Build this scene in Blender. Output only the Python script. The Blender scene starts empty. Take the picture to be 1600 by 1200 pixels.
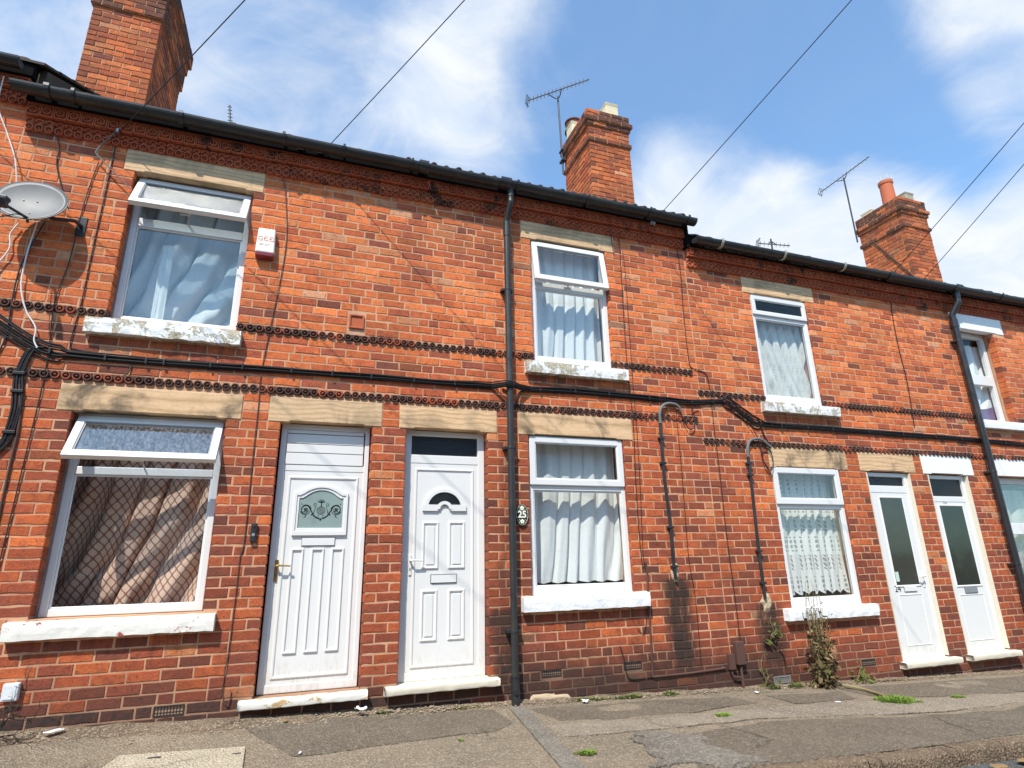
import bpy, bmesh, math, random
from mathutils import Vector, Matrix, noise as mnoise
random.seed(7)
SCN = bpy.context.scene
COL = SCN.collection
PI = math.pi

# ------------------------------------------------------------------ camera
cam_d = bpy.data.cameras.new('camera'); cam = bpy.data.objects.new('camera', cam_d); COL.objects.link(cam)
cam_d.sensor_fit = 'HORIZONTAL'; cam_d.sensor_width = 36.0; cam_d.lens = 20.2742
cam_d.clip_start = 0.05; cam_d.clip_end = 1500
CR = Vector((0.9429472, -0.3323634, -0.0196248)); CU = Vector((-0.0785437, -0.2793417, 0.9569740)); CF = Vector((0.3235451, 0.9008345, 0.2895095))
CAMP = Vector((0, -5.3, 0))
mw = Matrix.Identity(4)
for r in range(3):
    mw[r][0] = CR[r]; mw[r][1] = CU[r]; mw[r][2] = -CF[r]; mw[r][3] = CAMP[r]
cam.matrix_world = mw
SCN.camera = cam

# ------------------------------------------------------------------ world + sun
SUN_TO = Vector((-0.75, -1.0, 1.8)).normalized()
SKY_STRENGTH = 0.135
world = bpy.data.worlds.new('World'); SCN.world = world; world.use_nodes = True
wn = world.node_tree.nodes; wl = world.node_tree.links; wn.clear()
sky = wn.new('ShaderNodeTexSky'); sky.sky_type = 'NISHITA'; sky.sun_disc = False
sky.sun_elevation = math.asin(SUN_TO.z); sky.sun_rotation = math.atan2(SUN_TO.x, SUN_TO.y) % (2 * PI)
sky.altitude = 100; sky.air_density = 1.0; sky.dust_density = 0.6; sky.ozone_density = 1.3
bg = wn.new('ShaderNodeBackground'); bg.inputs['Strength'].default_value = SKY_STRENGTH
wout = wn.new('ShaderNodeOutputWorld')

class NT:
    def __init__(s, tree): s.t = tree; s.n = tree.nodes; s.l = tree.links
    def new(s, kind, **kw):
        n = s.n.new(kind)
        for k, v in kw.items(): setattr(n, k, v)
        return n
    def put(s, sock, v):
        if hasattr(v, 'is_output') or isinstance(v, bpy.types.NodeSocket): s.l.new(v, sock)
        elif isinstance(v, (tuple, list)) and len(v) == 3 and sock.type == 'RGBA': sock.default_value = (*v, 1)
        else: sock.default_value = v
    def math(s, op, a, b=0.0, c=0.0, clamp=False):
        n = s.new('ShaderNodeMath', operation=op, use_clamp=clamp)
        s.put(n.inputs[0], a); s.put(n.inputs[1], b); s.put(n.inputs[2], c); return n.outputs[0]
    def vmath(s, op, a, b=(0, 0, 0)):
        n = s.new('ShaderNodeVectorMath', operation=op); s.put(n.inputs[0], a)
        if op == 'SCALE': s.put(n.inputs[3], b); return n.outputs[0]
        s.put(n.inputs[1], b)
        return n.outputs[1] if op in ('DOT_PRODUCT', 'LENGTH') else n.outputs[0]
    def mix(s, f, a, b, mode='MIX'):
        n = s.new('ShaderNodeMix', data_type='RGBA', blend_type=mode)
        s.put(n.inputs[0], f); s.put(n.inputs[6], a); s.put(n.inputs[7], b); return n.outputs[2]
    def noise(s, vec, scale, detail=4, rough=0.5, dist=0.0):
        n = s.new('ShaderNodeTexNoise'); s.put(n.inputs['Vector'], vec); n.inputs['Scale'].default_value = scale
        n.inputs['Detail'].default_value = detail; n.inputs['Roughness'].default_value = rough; n.inputs['Distortion'].default_value = dist
        return n.outputs[0]
    def new_noise_col(s, vec, scale):
        n = s.new('ShaderNodeTexNoise'); s.put(n.inputs['Vector'], vec); n.inputs['Scale'].default_value = scale; n.inputs['Detail'].default_value = 4; return n.outputs['Color']
    def ramp(s, f, stops, interp='LINEAR'):
        n = s.new('ShaderNodeValToRGB'); s.put(n.inputs[0], f); e = n.color_ramp.elements; n.color_ramp.interpolation = interp
        while len(e) < len(stops): e.new(0.5)
        for k, (p, c) in enumerate(stops):
            e[k].position = p; e[k].color = (*c, 1) if len(c) == 3 else c
        return n.outputs[0]
    def step(s, v, lo, hi):
        n = s.new('ShaderNodeMapRange', interpolation_type='SMOOTHSTEP'); s.put(n.inputs[0], v)
        n.inputs[1].default_value = lo; n.inputs[2].default_value = hi; return n.outputs[0]

W = NT(world.node_tree)
tc = W.new('ShaderNodeTexCoord')
dirv = tc.outputs['Generated']
sx = W.new('ShaderNodeSeparateXYZ'); W.put(sx.inputs[0], dirv)
den = W.math('ADD', W.math('MAXIMUM', sx.outputs[2], 0.0), 0.22)
cmb = W.new('ShaderNodeCombineXYZ'); W.put(cmb.inputs[0], W.math('DIVIDE', sx.outputs[0], den)); W.put(cmb.inputs[1], W.math('DIVIDE', sx.outputs[1], den))
plane = cmb.outputs[0]
n1 = W.noise(W.vmath('ADD', plane, (3.1, 7.4, 0.0)), 1.7, 8, 0.56, 0.5)
n2 = W.noise(W.vmath('ADD', plane, (11.0, 2.0, 1.0)), 5.0, 6, 0.6, 1.0)
cl = W.math('ADD', W.math('MULTIPLY', n1, 0.8), W.math('MULTIPLY', n2, 0.22))
def blob(d, lo, hi, amt):
    v = Vector(d).normalized()
    return W.math('MULTIPLY', W.step(W.vmath('DOT_PRODUCT', dirv, tuple(v)), lo, hi), amt)
def pxdir(px, py):
    u, v = (px - 800) / 901.0755, (600 - py) / 901.0755
    return CF + CR * u + CU * v
for (px, py, lo, hi, amt) in ((1105, 300, .984, .999, .42), (1310, 350, .987, .999, .34), (1540, 410, .965, .998, .44), (1530, 20, .988, .9995, .36), (1590, 90, .992, .9995, .20), (1540, 210, .988, .9995, -.30), (770, 80, .975, .999, .13), (330, 170, .85, .99, .10), (40, 20, .96, .999, .10), (1050, 70, .96, .999, -.16), (1400, 160, .980, .999, -.20), (1250, 180, .980, .999, -.16)):
    cl = W.math('ADD', cl, blob(pxdir(px, py), lo, hi, amt))

mask = W.math('ADD', W.math('MULTIPLY', W.step(cl, 0.50, 0.88), 0.88), 0.10)
cloudcol = W.mix(W.step(n2, 0.35, 0.7), (4.7, 5.25, 6.1), (5.7, 5.9, 6.1))
skyc = W.mix(1.0, sky.outputs[0], (1.10, 1.56, 1.74), 'MULTIPLY')
W.put(bg.inputs['Color'], W.mix(mask, skyc, cloudcol))
wl.new(bg.outputs[0], wout.inputs[0])

sun_d = bpy.data.lights.new('sun', 'SUN'); sun_d.energy = 5.0; sun_d.angle = math.radians(0.5); sun_d.color = (1.0, 0.95, 0.87)
sun = bpy.data.objects.new('sun', sun_d); COL.objects.link(sun)
sun.rotation_euler = SUN_TO.to_track_quat('Z', 'Y').to_euler(); sun.location = (-8, -12, 18)

SCN.view_settings.view_transform = 'Standard'; SCN.view_settings.look = 'None'
SCN.view_settings.gamma = 1.0; SCN.view_settings.use_curve_mapping = False
SCN.view_settings.exposure = 0.34
SCN.cycles.max_bounces = 8; SCN.cycles.diffuse_bounces = 4; SCN.cycles.transparent_max_bounces = 16

# ------------------------------------------------------------------ helpers
def tag(o, label=None, cat=None, group=None, kind=None):
    if label: o['label'] = label
    if cat: o['category'] = cat
    if group: o['group'] = group
    if kind: o['kind'] = kind
    return o
def place(o, parent):
    if parent is not None:
        o.parent = parent
        root = parent
        w = Matrix.Identity(4)
        while root is not None:
            w = root.matrix_basis @ w if root.parent is None else root.matrix_parent_inverse @ root.matrix_basis @ w
            root = root.parent
        o.matrix_parent_inverse = world_of(parent).inverted()
    return o
def world_of(o):
    m = o.matrix_basis.copy()
    if o.parent is not None: m = world_of(o.parent) @ o.matrix_parent_inverse @ m
    return m
def empty(name, loc, label=None, cat=None, group=None, kind=None, parent=None):
    o = bpy.data.objects.new(name, None); o.location = loc; o.empty_display_size = 0.1; COL.objects.link(o)
    tag(o, label, cat, group, kind)
    return place(o, parent)

class MB:
    def __init__(s): s.v = []; s.f = []; s.t = []
    def add(s, vs, fs, tint=None):
        b = len(s.v); s.v.extend([tuple(v) for v in vs]); s.f.extend([tuple(b + i for i in f) for f in fs]); s.t.extend([tint] * len(fs)); return s
    def box(s, x0, x1, y0, y1, z0, z1, tint=None):
        vs = [(x0, y0, z0), (x1, y0, z0), (x1, y1, z0), (x0, y1, z0), (x0, y0, z1), (x1, y0, z1), (x1, y1, z1), (x0, y1, z1)]
        return s.add(vs, [(0, 3, 2, 1), (4, 5, 6, 7), (0, 1, 5, 4), (1, 2, 6, 5), (2, 3, 7, 6), (3, 0, 4, 7)], tint)
    def ring(s, x0, x1, z0, z1, w, y0, y1):
        if not isinstance(w, (tuple, list)): w = (w, w, w, w)          # left, right, bottom, top
        a = [(x0, z0), (x1, z0), (x1, z1), (x0, z1)]; b = [(x0 + w[0], z0 + w[2]), (x1 - w[1], z0 + w[2]), (x1 - w[1], z1 - w[3]), (x0 + w[0], z1 - w[3])]
        vs = [(x, y0, z) for x, z in a] + [(x, y0, z) for x, z in b] + [(x, y1, z) for x, z in a] + [(x, y1, z) for x, z in b]
        fs = []
        for i in range(4):
            j = (i + 1) % 4
            fs += [(i, j, 4 + j, 4 + i), (8 + j, 8 + i, 12 + i, 12 + j), (j, i, 8 + i, 8 + j), (4 + i, 4 + j, 12 + j, 12 + i)]
        return s.add(vs, fs)
    def prism(s, poly, y0, y1):                                          # polygon in XZ, counter-clockwise seen from -y
        n = len(poly)
        vs = [(x, y0, z) for x, z in poly] + [(x, y1, z) for x, z in poly]
        fs = [tuple(range(n)), tuple(range(2 * n - 1, n - 1, -1))] + [((i + 1) % n, i, n + i, n + (i + 1) % n) for i in range(n)]
        return s.add(vs, fs)
    def tube(s, pts, r, n=6, cap=True):
        pts = [Vector(p) for p in pts]
        rs = r if isinstance(r, (list, tuple)) else [r] * len(pts)
        base = len(s.v); up = None; fs = []
        for i, p in enumerate(pts):
            d = (pts[min(i + 1, len(pts) - 1)] - pts[max(i - 1, 0)])
            d = d.normalized() if d.length > 1e-9 else Vector((0, 0, 1))
            if up is None: up = d.orthogonal().normalized()
            up = (up - d * up.dot(d)); up = up.normalized() if up.length > 1e-6 else d.orthogonal().normalized()
            q = d.cross(up)
            for k in range(n):
                a = 2 * PI * k / n; s.v.append(tuple(p + (up * math.cos(a) + q * math.sin(a)) * rs[i]))
        m = len(pts)
        for i in range(m - 1):
            for k in range(n):
                k2 = (k + 1) % n; fs.append((base + i * n + k, base + i * n + k2, base + (i + 1) * n + k2, base + (i + 1) * n + k))
        if cap: fs += [tuple(base + k for k in range(n - 1, -1, -1)), tuple(base + (m - 1) * n + k for k in range(n))]
        s.f += fs; s.t += [None] * len(fs); return s
    def lathe(s, prof, c=(0, 0, 0), n=20, cap=True):                     # profile of (r, z) about a vertical axis
        base = len(s.v); fs = []
        for r, z in prof:
            for k in range(n): s.v.append((c[0] + r * math.cos(2 * PI * k / n), c[1] + r * math.sin(2 * PI * k / n), c[2] + z))
        for i in range(len(prof) - 1):
            for k in range(n):
                k2 = (k + 1) % n; fs.append((base + i * n + k, base + i * n + k2, base + (i + 1) * n + k2, base + (i + 1) * n + k))
        if cap: fs += [tuple(base + k for k in range(n - 1, -1, -1)), tuple(base + (len(prof) - 1) * n + k for k in range(n))]
        s.f += fs; s.t += [None] * len(fs); return s
    def grid(s, fn, nu, nv):
        base = len(s.v)
        for j in range(nv + 1):
            for i in range(nu + 1): s.v.append(tuple(fn(i / nu, j / nv)))
        fs = [(base + j * (nu + 1) + i, base + j * (nu + 1) + i + 1, base + (j + 1) * (nu + 1) + i + 1, base + (j + 1) * (nu + 1) + i) for j in range(nv) for i in range(nu)]
        s.f += fs; s.t += [None] * len(fs); return s
    def mesh(s, name, mat, smooth=False):
        me = bpy.data.meshes.new(name); me.from_pydata(s.v, [], s.f); me.update()
        if mat is not None: me.materials.append(mat)
        if any(t is not None for t in s.t):
            at = me.attributes.new('tint', 'FLOAT_COLOR', 'FACE')
            buf = []
            for t in s.t: buf.extend((*(t or (0, 0, 0)), 1.0))
            at.data.foreach_set('color', buf)
        if smooth: me.polygons.foreach_set('use_smooth', [True] * len(me.polygons))
        return me
    def build(s, name, mat, parent=None, smooth=False, bevel=0, seg=2):
        o = bpy.data.objects.new(name, s.mesh(name, mat, smooth)); COL.objects.link(o); place(o, parent)
        if bevel:
            m = o.modifiers.new('bevel', 'BEVEL'); m.width = bevel; m.segments = seg; m.limit_method = 'ANGLE'; m.angle_limit = 0.6
        return o
def curve(pts, sub=5):
    pts = [Vector(p) for p in pts]
    if len(pts) < 3: return pts
    out = []
    for i in range(len(pts) - 1):
        p0, p1, p2, p3 = pts[max(i - 1, 0)], pts[i], pts[i + 1], pts[min(i + 2, len(pts) - 1)]
        for k in range(sub):
            t = k / sub
            out.append(0.5 * ((2 * p1) + (p2 - p0) * t + (2 * p0 - 5 * p1 + 4 * p2 - p3) * t * t + (3 * p1 - p0 - 3 * p2 + p3) * t ** 3))
    out.append(pts[-1]); return out
def seg(a, b, n):
    a, b = Vector(a), Vector(b); return [a.lerp(b, i / n) for i in range(n + 1)]
def nz(p, s=1.0): return mnoise.noise(Vector(p) * s)
def text_mesh(txt, size, extrude=0.001, align='CENTER', bold=0.0):
    c = bpy.data.curves.new('lettering', 'FONT'); c.body = txt; c.size = size; c.extrude = extrude; c.align_x = align; c.align_y = 'CENTER'; c.offset = bold
    o = bpy.data.objects.new('lettering', c); COL.objects.link(o)
    dg = bpy.context.evaluated_depsgraph_get(); me = bpy.data.meshes.new_from_object(o.evaluated_get(dg)); bpy.data.objects.remove(o)
    return me
def lettering(name, txt, size, loc, mat, parent, extrude=0.001, bold=0.0):
    me = text_mesh(txt, size, extrude, bold=bold); me.materials.clear(); me.materials.append(mat)
    o = bpy.data.objects.new(name, me); COL.objects.link(o)
    o.matrix_basis = Matrix.Translation(loc) @ Matrix.Rotation(PI / 2, 4, 'X')
    o2 = o; me.transform(o.matrix_basis); o.matrix_basis = Matrix.Identity(4)
    return place(o2, parent)

# ------------------------------------------------------------------ materials
def material(name):
    m = bpy.data.materials.new(name); m.use_nodes = True; m.node_tree.nodes.clear(); t = NT(m.node_tree)
    out = t.new('ShaderNodeOutputMaterial'); return m, t, out
def pbsdf(t, out, col, rough=0.6, spec=0.5, bump=None, bstr=0.3, bdist=0.01, metal=0.0):
    p = t.new('ShaderNodeBsdfPrincipled'); t.put(p.inputs['Base Color'], col); t.put(p.inputs['Roughness'], rough)
    p.inputs['Specular IOR Level'].default_value = spec; p.inputs['Metallic'].default_value = metal
    if bump is not None:
        b = t.new('ShaderNodeBump'); b.inputs['Strength'].default_value = bstr; b.inputs['Distance'].default_value = bdist
        t.put(b.inputs['Height'], bump); t.l.new(b.outputs[0], p.inputs['Normal'])
    t.l.new(p.outputs[0], out.inputs[0]); return p
def pos(t): return t.new('ShaderNodeNewGeometry').outputs['Position']
def xyz(t, v):
    s = t.new('ShaderNodeSeparateXYZ'); t.put(s.inputs[0], v); return s.outputs
def plain(name, col, rough=0.5, spec=0.5, grime=0.12, gscale=6.0, bstr=0.1, metal=0.0, dirtcol=None):
    m, t, out = material(name); p = pos(t)
    n = t.noise(p, gscale, 6, 0.6); f = t.noise(p, gscale * 14, 3, 0.6)
    c = t.mix(t.math('MULTIPLY', t.step(n, 0.45, 0.75), grime), col, dirtcol or tuple(x * 0.45 for x in col))
    pbsdf(t, out, c, t.math('ADD', rough - 0.08, t.math('MULTIPLY', n, 0.16)), spec, f, bstr, 0.004, metal); return m

def stains(t, p, q):
    """damp streaks below the conduits and the drainpipe foot, grime along the wall foot, faint runs under sills"""
    n = t.noise(p, 3.0, 6, 0.68, 0.3); st = t.noise(t.vmath('MULTIPLY', p, (1, 1, 0.16)), 16, 5, 0.68); tot = None
    for sx_, za, zb, w_, am in ((3.64, -1.35, -0.20, 0.22, 1.0), (4.74, -1.4, -0.48, 0.25, 0.95), (1.78, -1.35, -0.40, 0.20, 0.9), (1.80, -0.6, 1.2, 0.07, 0.35)):
        d = t.math('ABSOLUTE', t.math('ADD', t.math('SUBTRACT', q[0], sx_), t.math('MULTIPLY', t.math('SUBTRACT', n, 0.5), 0.34)))
        g = t.math('MULTIPLY', t.math('SUBTRACT', 1.0, t.step(d, w_ * 0.25, w_ * 1.1)), t.math('MULTIPLY', t.step(q[2], za, za + 0.35), t.math('SUBTRACT', 1.0, t.step(q[2], zb - 0.06, zb))))
        g = t.math('MULTIPLY', g, t.math('MULTIPLY', t.step(st, 0.22, 0.46), am)); tot = g if tot is None else t.math('MAXIMUM', tot, g)
    h = t.math('ADD', t.math('ADD', q[2], 1.14), t.math('MULTIPLY', q[0], 0.037))                    # height above the pavement
    foot = t.math('SUBTRACT', 1.0, t.step(t.math('ADD', h, t.math('MULTIPLY', t.math('SUBTRACT', n, 0.5), 0.85)), 0.06, 0.60))
    foot = t.math('MULTIPLY', foot, t.math('ADD', 0.32, t.math('MULTIPLY', t.math('MULTIPLY', t.step(q[0], 1.5, 2.1), t.math('SUBTRACT', 1.0, t.step(q[0], 4.4, 5.6))), 0.5)))
    tot = t.math('MAXIMUM', tot, foot)
    for x0, x1, z1 in ((-1.8, -0.64, 1.83), (2.05, 3.23, 1.83), (5.06, 6.23, 1.61), (-1.9, -0.58, -0.48), (1.95, 3.27, -0.47)):
        inx = t.math('MULTIPLY', t.step(q[0], x0 - 0.02, x0 + 0.05), t.math('SUBTRACT', 1.0, t.step(q[0], x1 - 0.05, x1 + 0.02)))
        g = t.math('MULTIPLY', inx, t.math('MULTIPLY', t.step(q[2], z1 - 0.40, z1 - 0.02), t.math('SUBTRACT', 1.0, t.step(q[2], z1, z1 + 0.01))))
        tot = t.math('MAXIMUM', tot, t.math('MULTIPLY', g, t.math('MULTIPLY', t.step(st, 0.46, 0.66), 0.5)))
    return tot
def mk_brick():
    m, t, out = material('brick_clay'); p = pos(t)
    oi = t.new('ShaderNodeObjectInfo').outputs['Color']; at = t.new('ShaderNodeAttribute', attribute_name='tint').outputs['Color']
    s = xyz(t, t.vmath('ADD', oi, at))
    blotch = t.noise(p, 17, 5, 0.6); fine = t.noise(p, 80, 6, 0.75); mid = t.noise(p, 34, 5, 0.68, 0.6)
    pal = t.ramp(t.math('ADD', s[0], t.math('MULTIPLY', t.math('SUBTRACT', blotch, 0.5), 0.55)),
        [(0.0, (0.20, 0.062, 0.038)), (0.16, (0.29, 0.075, 0.042)), (0.36, (0.41, 0.092, 0.038)), (0.62, (0.60, 0.15, 0.046)), (0.86, (0.66, 0.20, 0.064)), (1.0, (0.55, 0.27, 0.15))])
    c = t.mix(1.0, pal, t.vmath('SCALE', (1, 1, 1), s[2]), 'MULTIPLY')
    c = t.mix(1.0, c, t.vmath('SCALE', (1, 1, 1), t.math('ADD', 0.35, t.math('MULTIPLY', fine, 1.3))), 'MULTIPLY')
    pits = t.step(mid, 0.56, 0.70)
    c = t.mix(t.math('MULTIPLY', pits, 0.55), c, (0.11, 0.05, 0.04))
    lime = t.step(t.noise(p, 26, 5, 0.7, 0.6), 0.66, 0.8)
    c = t.mix(t.math('MULTIPLY', lime, 0.18), c, (0.55, 0.33, 0.24))
    soot = t.math('MULTIPLY', s[1], t.math('ADD', 0.55, t.math('MULTIPLY', blotch, 0.9)), clamp=True)
    c = t.mix(soot, c, (0.045, 0.034, 0.03))
    mott = t.noise(p, 12, 6, 0.7, 0.5); c = t.mix(t.math('MULTIPLY', t.step(mott, 0.50, 0.66), 0.42), c, (0.15, 0.055, 0.038))
    big = t.noise(p, 0.8, 5, 0.65, 0.4); c = t.mix(t.math('MULTIPLY', t.step(big, 0.48, 0.66), 0.26), c, (0.13, 0.055, 0.04))
    c = t.mix(t.math('MULTIPLY', stains(t, p, xyz(t, p)), 0.93), c, (0.036, 0.027, 0.023))
    h = t.math('ADD', t.math('MULTIPLY', fine, 0.5), t.math('SUBTRACT', mid, t.math('MULTIPLY', pits, 0.6)))
    pbsdf(t, out, c, 0.9, 0.2, h, 0.9, 0.008); return m
def mk_mortar():
    m, t, out = material('lime_mortar'); p = pos(t); q = xyz(t, p)
    n = t.noise(p, 3.2, 5, 0.6); f = t.noise(p, 120, 4, 0.7)
    c = t.mix(t.step(n, 0.35, 0.7), (0.61, 0.345, 0.205), (0.44, 0.235, 0.14))
    c = t.mix(t.math('MULTIPLY', t.step(t.noise(p, 1.3, 6, 0.65), 0.55, 0.75), 0.55), c, (0.16, 0.10, 0.075))
    low = t.math('SUBTRACT', 1.0, t.step(t.math('ADD', q[2], t.math('MULTIPLY', n, 0.5)), -1.05, -0.55))
    c = t.mix(t.math('MULTIPLY', low, 0.6), c, (0.20, 0.14, 0.10))
    c = t.mix(t.math('MULTIPLY', stains(t, p, q), 0.93), c, (0.040, 0.031, 0.026))
    pbsdf(t, out, c, 0.95, 0.1, f, 0.7, 0.006); return m
def mk_terracotta(name, soot):
    m, t, out = material(name); p = pos(t)
    n = t.noise(p, 5, 5, 0.65, 0.5); f = t.noise(p, 60, 4, 0.65); oi = t.new('ShaderNodeObjectInfo').outputs['Random']
    c = t.mix(oi, (0.46, 0.10, 0.042), (0.60, 0.17, 0.07))
    c = t.mix(t.math('MULTIPLY', f, 0.5), c, (0.2, 0.06, 0.04))
    c = t.mix(t.math('MULTIPLY', t.step(t.math('ADD', n, t.math('MULTIPLY', oi, 0.16)), *soot), 0.93), c, (0.05, 0.035, 0.03))
    pbsdf(t, out, c, 0.85, 0.25, f, 0.4, 0.004); return m
def mk_stone(name, dark_amt, wave_s=2.2):
    m, t, out = material(name); p = pos(t)
    w = t.new('ShaderNodeTexWave', wave_type='BANDS', bands_direction='Z'); t.put(w.inputs['Vector'], t.vmath('MULTIPLY', p, (0.35, 1, 1)))
    w.inputs['Scale'].default_value = wave_s * 3; w.inputs['Distortion'].default_value = 9; w.inputs['Detail'].default_value = 4; w.inputs['Detail Scale'].default_value = 0.9
    n = t.noise(p, 2.3, 5, 0.6, 0.5); f = t.noise(p, 75, 5, 0.7); g = t.noise(t.vmath('MULTIPLY', p, (1, 1, 9)), 6, 5, 0.65)
    c = t.mix(w.outputs[0], (0.72, 0.475, 0.275), (0.62, 0.395, 0.215)); c = t.mix(t.math('MULTIPLY', t.step(w.outputs[0], 0.80, 0.97), 0.30), c, (0.27, 0.18, 0.09))
    c = t.mix(t.math('MULTIPLY', t.step(g, 0.46, 0.68), 0.35), c, (0.40, 0.27, 0.14))
    oiR = t.new('ShaderNodeObjectInfo').outputs['Random']
    c = t.mix(t.math('MULTIPLY', oiR, 0.25), c, (0.42, 0.33, 0.22))
    c = t.mix(t.math('MULTIPLY', t.step(t.math('ADD', n, t.math('MULTIPLY', t.math('SUBTRACT', f, 0.5), 0.15)), 0.48, 0.68), dark_amt), c, (0.085, 0.07, 0.05))
    c = t.mix(t.math('MULTIPLY', t.step(t.noise(t.vmath('MULTIPLY', p, (1, 1, 0.25)), 9, 5, 0.7), 0.56, 0.70), 0.35), c, (0.14, 0.11, 0.075))
    c = t.mix(1.0, c, t.vmath('SCALE', (1, 1, 1), t.math('ADD', 0.8, t.math('MULTIPLY', f, 0.4))), 'MULTIPLY')
    pbsdf(t, out, c, 0.9, 0.2, t.math('ADD', f, g), 0.35, 0.006); return m
def mk_paint(name, col, under, amt, under2=None, bstr=0.5):
    m, t, out = material(name); p = pos(t)
    n = t.noise(p, 7, 8, 0.72, 0.6); f = t.noise(p, 55, 5, 0.7); g = t.noise(p, 22, 5, 0.6)
    c = t.mix(t.math('MULTIPLY', t.step(g, 0.5, 0.75), 0.25), col, tuple(x * 0.7 for x in col))
    pe = t.step(n, 1 - amt - 0.02, 1 - amt + 0.02)
    u = under if under2 is None else t.mix(t.step(f, 0.45, 0.55), under, under2)
    c = t.mix(pe, c, u)
    pbsdf(t, out, c, 0.6, 0.35, t.math('SUBTRACT', t.math('ADD', g, t.math('MULTIPLY', f, 0.4)), t.math('MULTIPLY', pe, 0.6)), bstr, 0.006); return m
def mk_glass(name, tint=(0.975, 0.985, 0.98), rough=0.0, refl=1.25, bump=0, opac=None, scale=60):
    m, t, out = material(name)
    tr = t.new('ShaderNodeBsdfTransparent'); tr.inputs[0].default_value = (*tint, 1)
    gl = t.new('ShaderNodeBsdfGlossy'); gl.inputs['Roughness'].default_value = rough
    fr = t.new('ShaderNodeFresnel'); t.put(fr.inputs[0], t.math('SUBTRACT', 1.5, t.math('MULTIPLY', t.new('ShaderNodeNewGeometry').outputs['Backfacing'], 0.8333)))
    if bump:
        b = t.new('ShaderNodeBump'); b.inputs['Strength'].default_value = bump; b.inputs['Distance'].default_value = 0.01
        t.put(b.inputs['Height'], t.noise(pos(t), scale, 4, 0.6, 0.8)); t.l.new(b.outputs[0], gl.inputs['Normal'])
    base = tr.outputs[0]
    if opac:
        d = t.new('ShaderNodeBsdfDiffuse'); d.inputs[0].default_value = (*opac[0], 1)
        mx = t.new('ShaderNodeMixShader'); n = t.noise(t.vmath('MULTIPLY', pos(t), (1, 1, 0.35)), opac[2], 5, 0.7, 0.6)
        t.put(mx.inputs[0], t.math('MULTIPLY', t.step(n, 0.42, 0.62), opac[1])); t.l.new(base, mx.inputs[1]); t.l.new(d.outputs[0], mx.inputs[2]); base = mx.outputs[0]
    mx = t.new('ShaderNodeMixShader'); t.put(mx.inputs[0], t.math('MULTIPLY', fr.outputs[0], refl, clamp=True))
    t.l.new(base, mx.inputs[1]); t.l.new(gl.outputs[0], mx.inputs[2]); t.l.new(mx.outputs[0], out.inputs[0]); return m
def mk_net(name, col, holes=0.25, lace=None):
    m, t, out = material(name); p = pos(t); q = xyz(t, p)
    d = t.new('ShaderNodeBsdfDiffuse'); tl = t.new('ShaderNodeBsdfTranslucent'); tr = t.new('ShaderNodeBsdfTransparent')
    weave = t.noise(t.vmath('MULTIPLY', p, (1, 1, 0.4)), 60, 3, 0.6)
    c = t.mix(t.math('MULTIPLY', weave, 0.25), col, tuple(x * 0.72 for x in col))
    h = t.math('ADD', holes - 0.07, t.math('MULTIPLY', weave, 0.14), 0.0, True)
    if lace:
        tcn = t.new('ShaderNodeTexCoord'); uv = tcn.outputs['UV']; uq = xyz(t, uv)
        u = t.math('MULTIPLY', uq[0], lace[0]); v = t.math('MULTIPLY', uq[1], lace[1])
        row = t.math('MODULO', t.math('FLOOR', v), 2.0)
        fu = t.math('SUBTRACT', t.math('FRACT', t.math('ADD', u, t.math('MULTIPLY', row, 0.5))), 0.5); fv = t.math('SUBTRACT', t.math('FRACT', v), 0.5)
        la = t.math('DIVIDE', t.math('ADD', t.math('SUBTRACT', t.math('ABSOLUTE', fu), 0.15), t.math('MULTIPLY', t.math('SUBTRACT', t.math('FRACT', t.math('MULTIPLY', fv, 4.0)), 0.5), 0.08)), 0.085)
        lb = t.math('DIVIDE', t.math('SUBTRACT', t.math('FRACT', t.math('MULTIPLY', fv, 4.0)), 0.5), 0.40)
        inside = t.math('LESS_THAN', t.math('ADD', t.math('MULTIPLY', la, la), t.math('MULTIPLY', lb, lb)), t.math('ADD', 0.55, t.math('MULTIPLY', t.noise(p, 70, 2, 0.5), 0.8)))
        leaf = t.math('MULTIPLY', inside, t.math('LESS_THAN', t.math('ABSOLUTE', fv), 0.375))
        c = t.mix(t.math('MULTIPLY', leaf, lace[2]), c, (0.16, 0.17, 0.16)) if lace[2] > 0 else c
        h = t.math('MULTIPLY', h, t.math('SUBTRACT', 1.0, t.math('MULTIPLY', leaf, 0.6)))
    t.put(d.inputs[0], c); t.put(tl.inputs[0], c)
    m1 = t.new('ShaderNodeMixShader'); m1.inputs[0].default_value = 0.15; t.l.new(d.outputs[0], m1.inputs[1]); t.l.new(tl.outputs[0], m1.inputs[2])
    m2 = t.new('ShaderNodeMixShader'); t.put(m2.inputs[0], h); t.l.new(m1.outputs[0], m2.inputs[1]); t.l.new(tr.outputs[0], m2.inputs[2])
    t.l.new(m2.outputs[0], out.inputs[0]); return m
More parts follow.
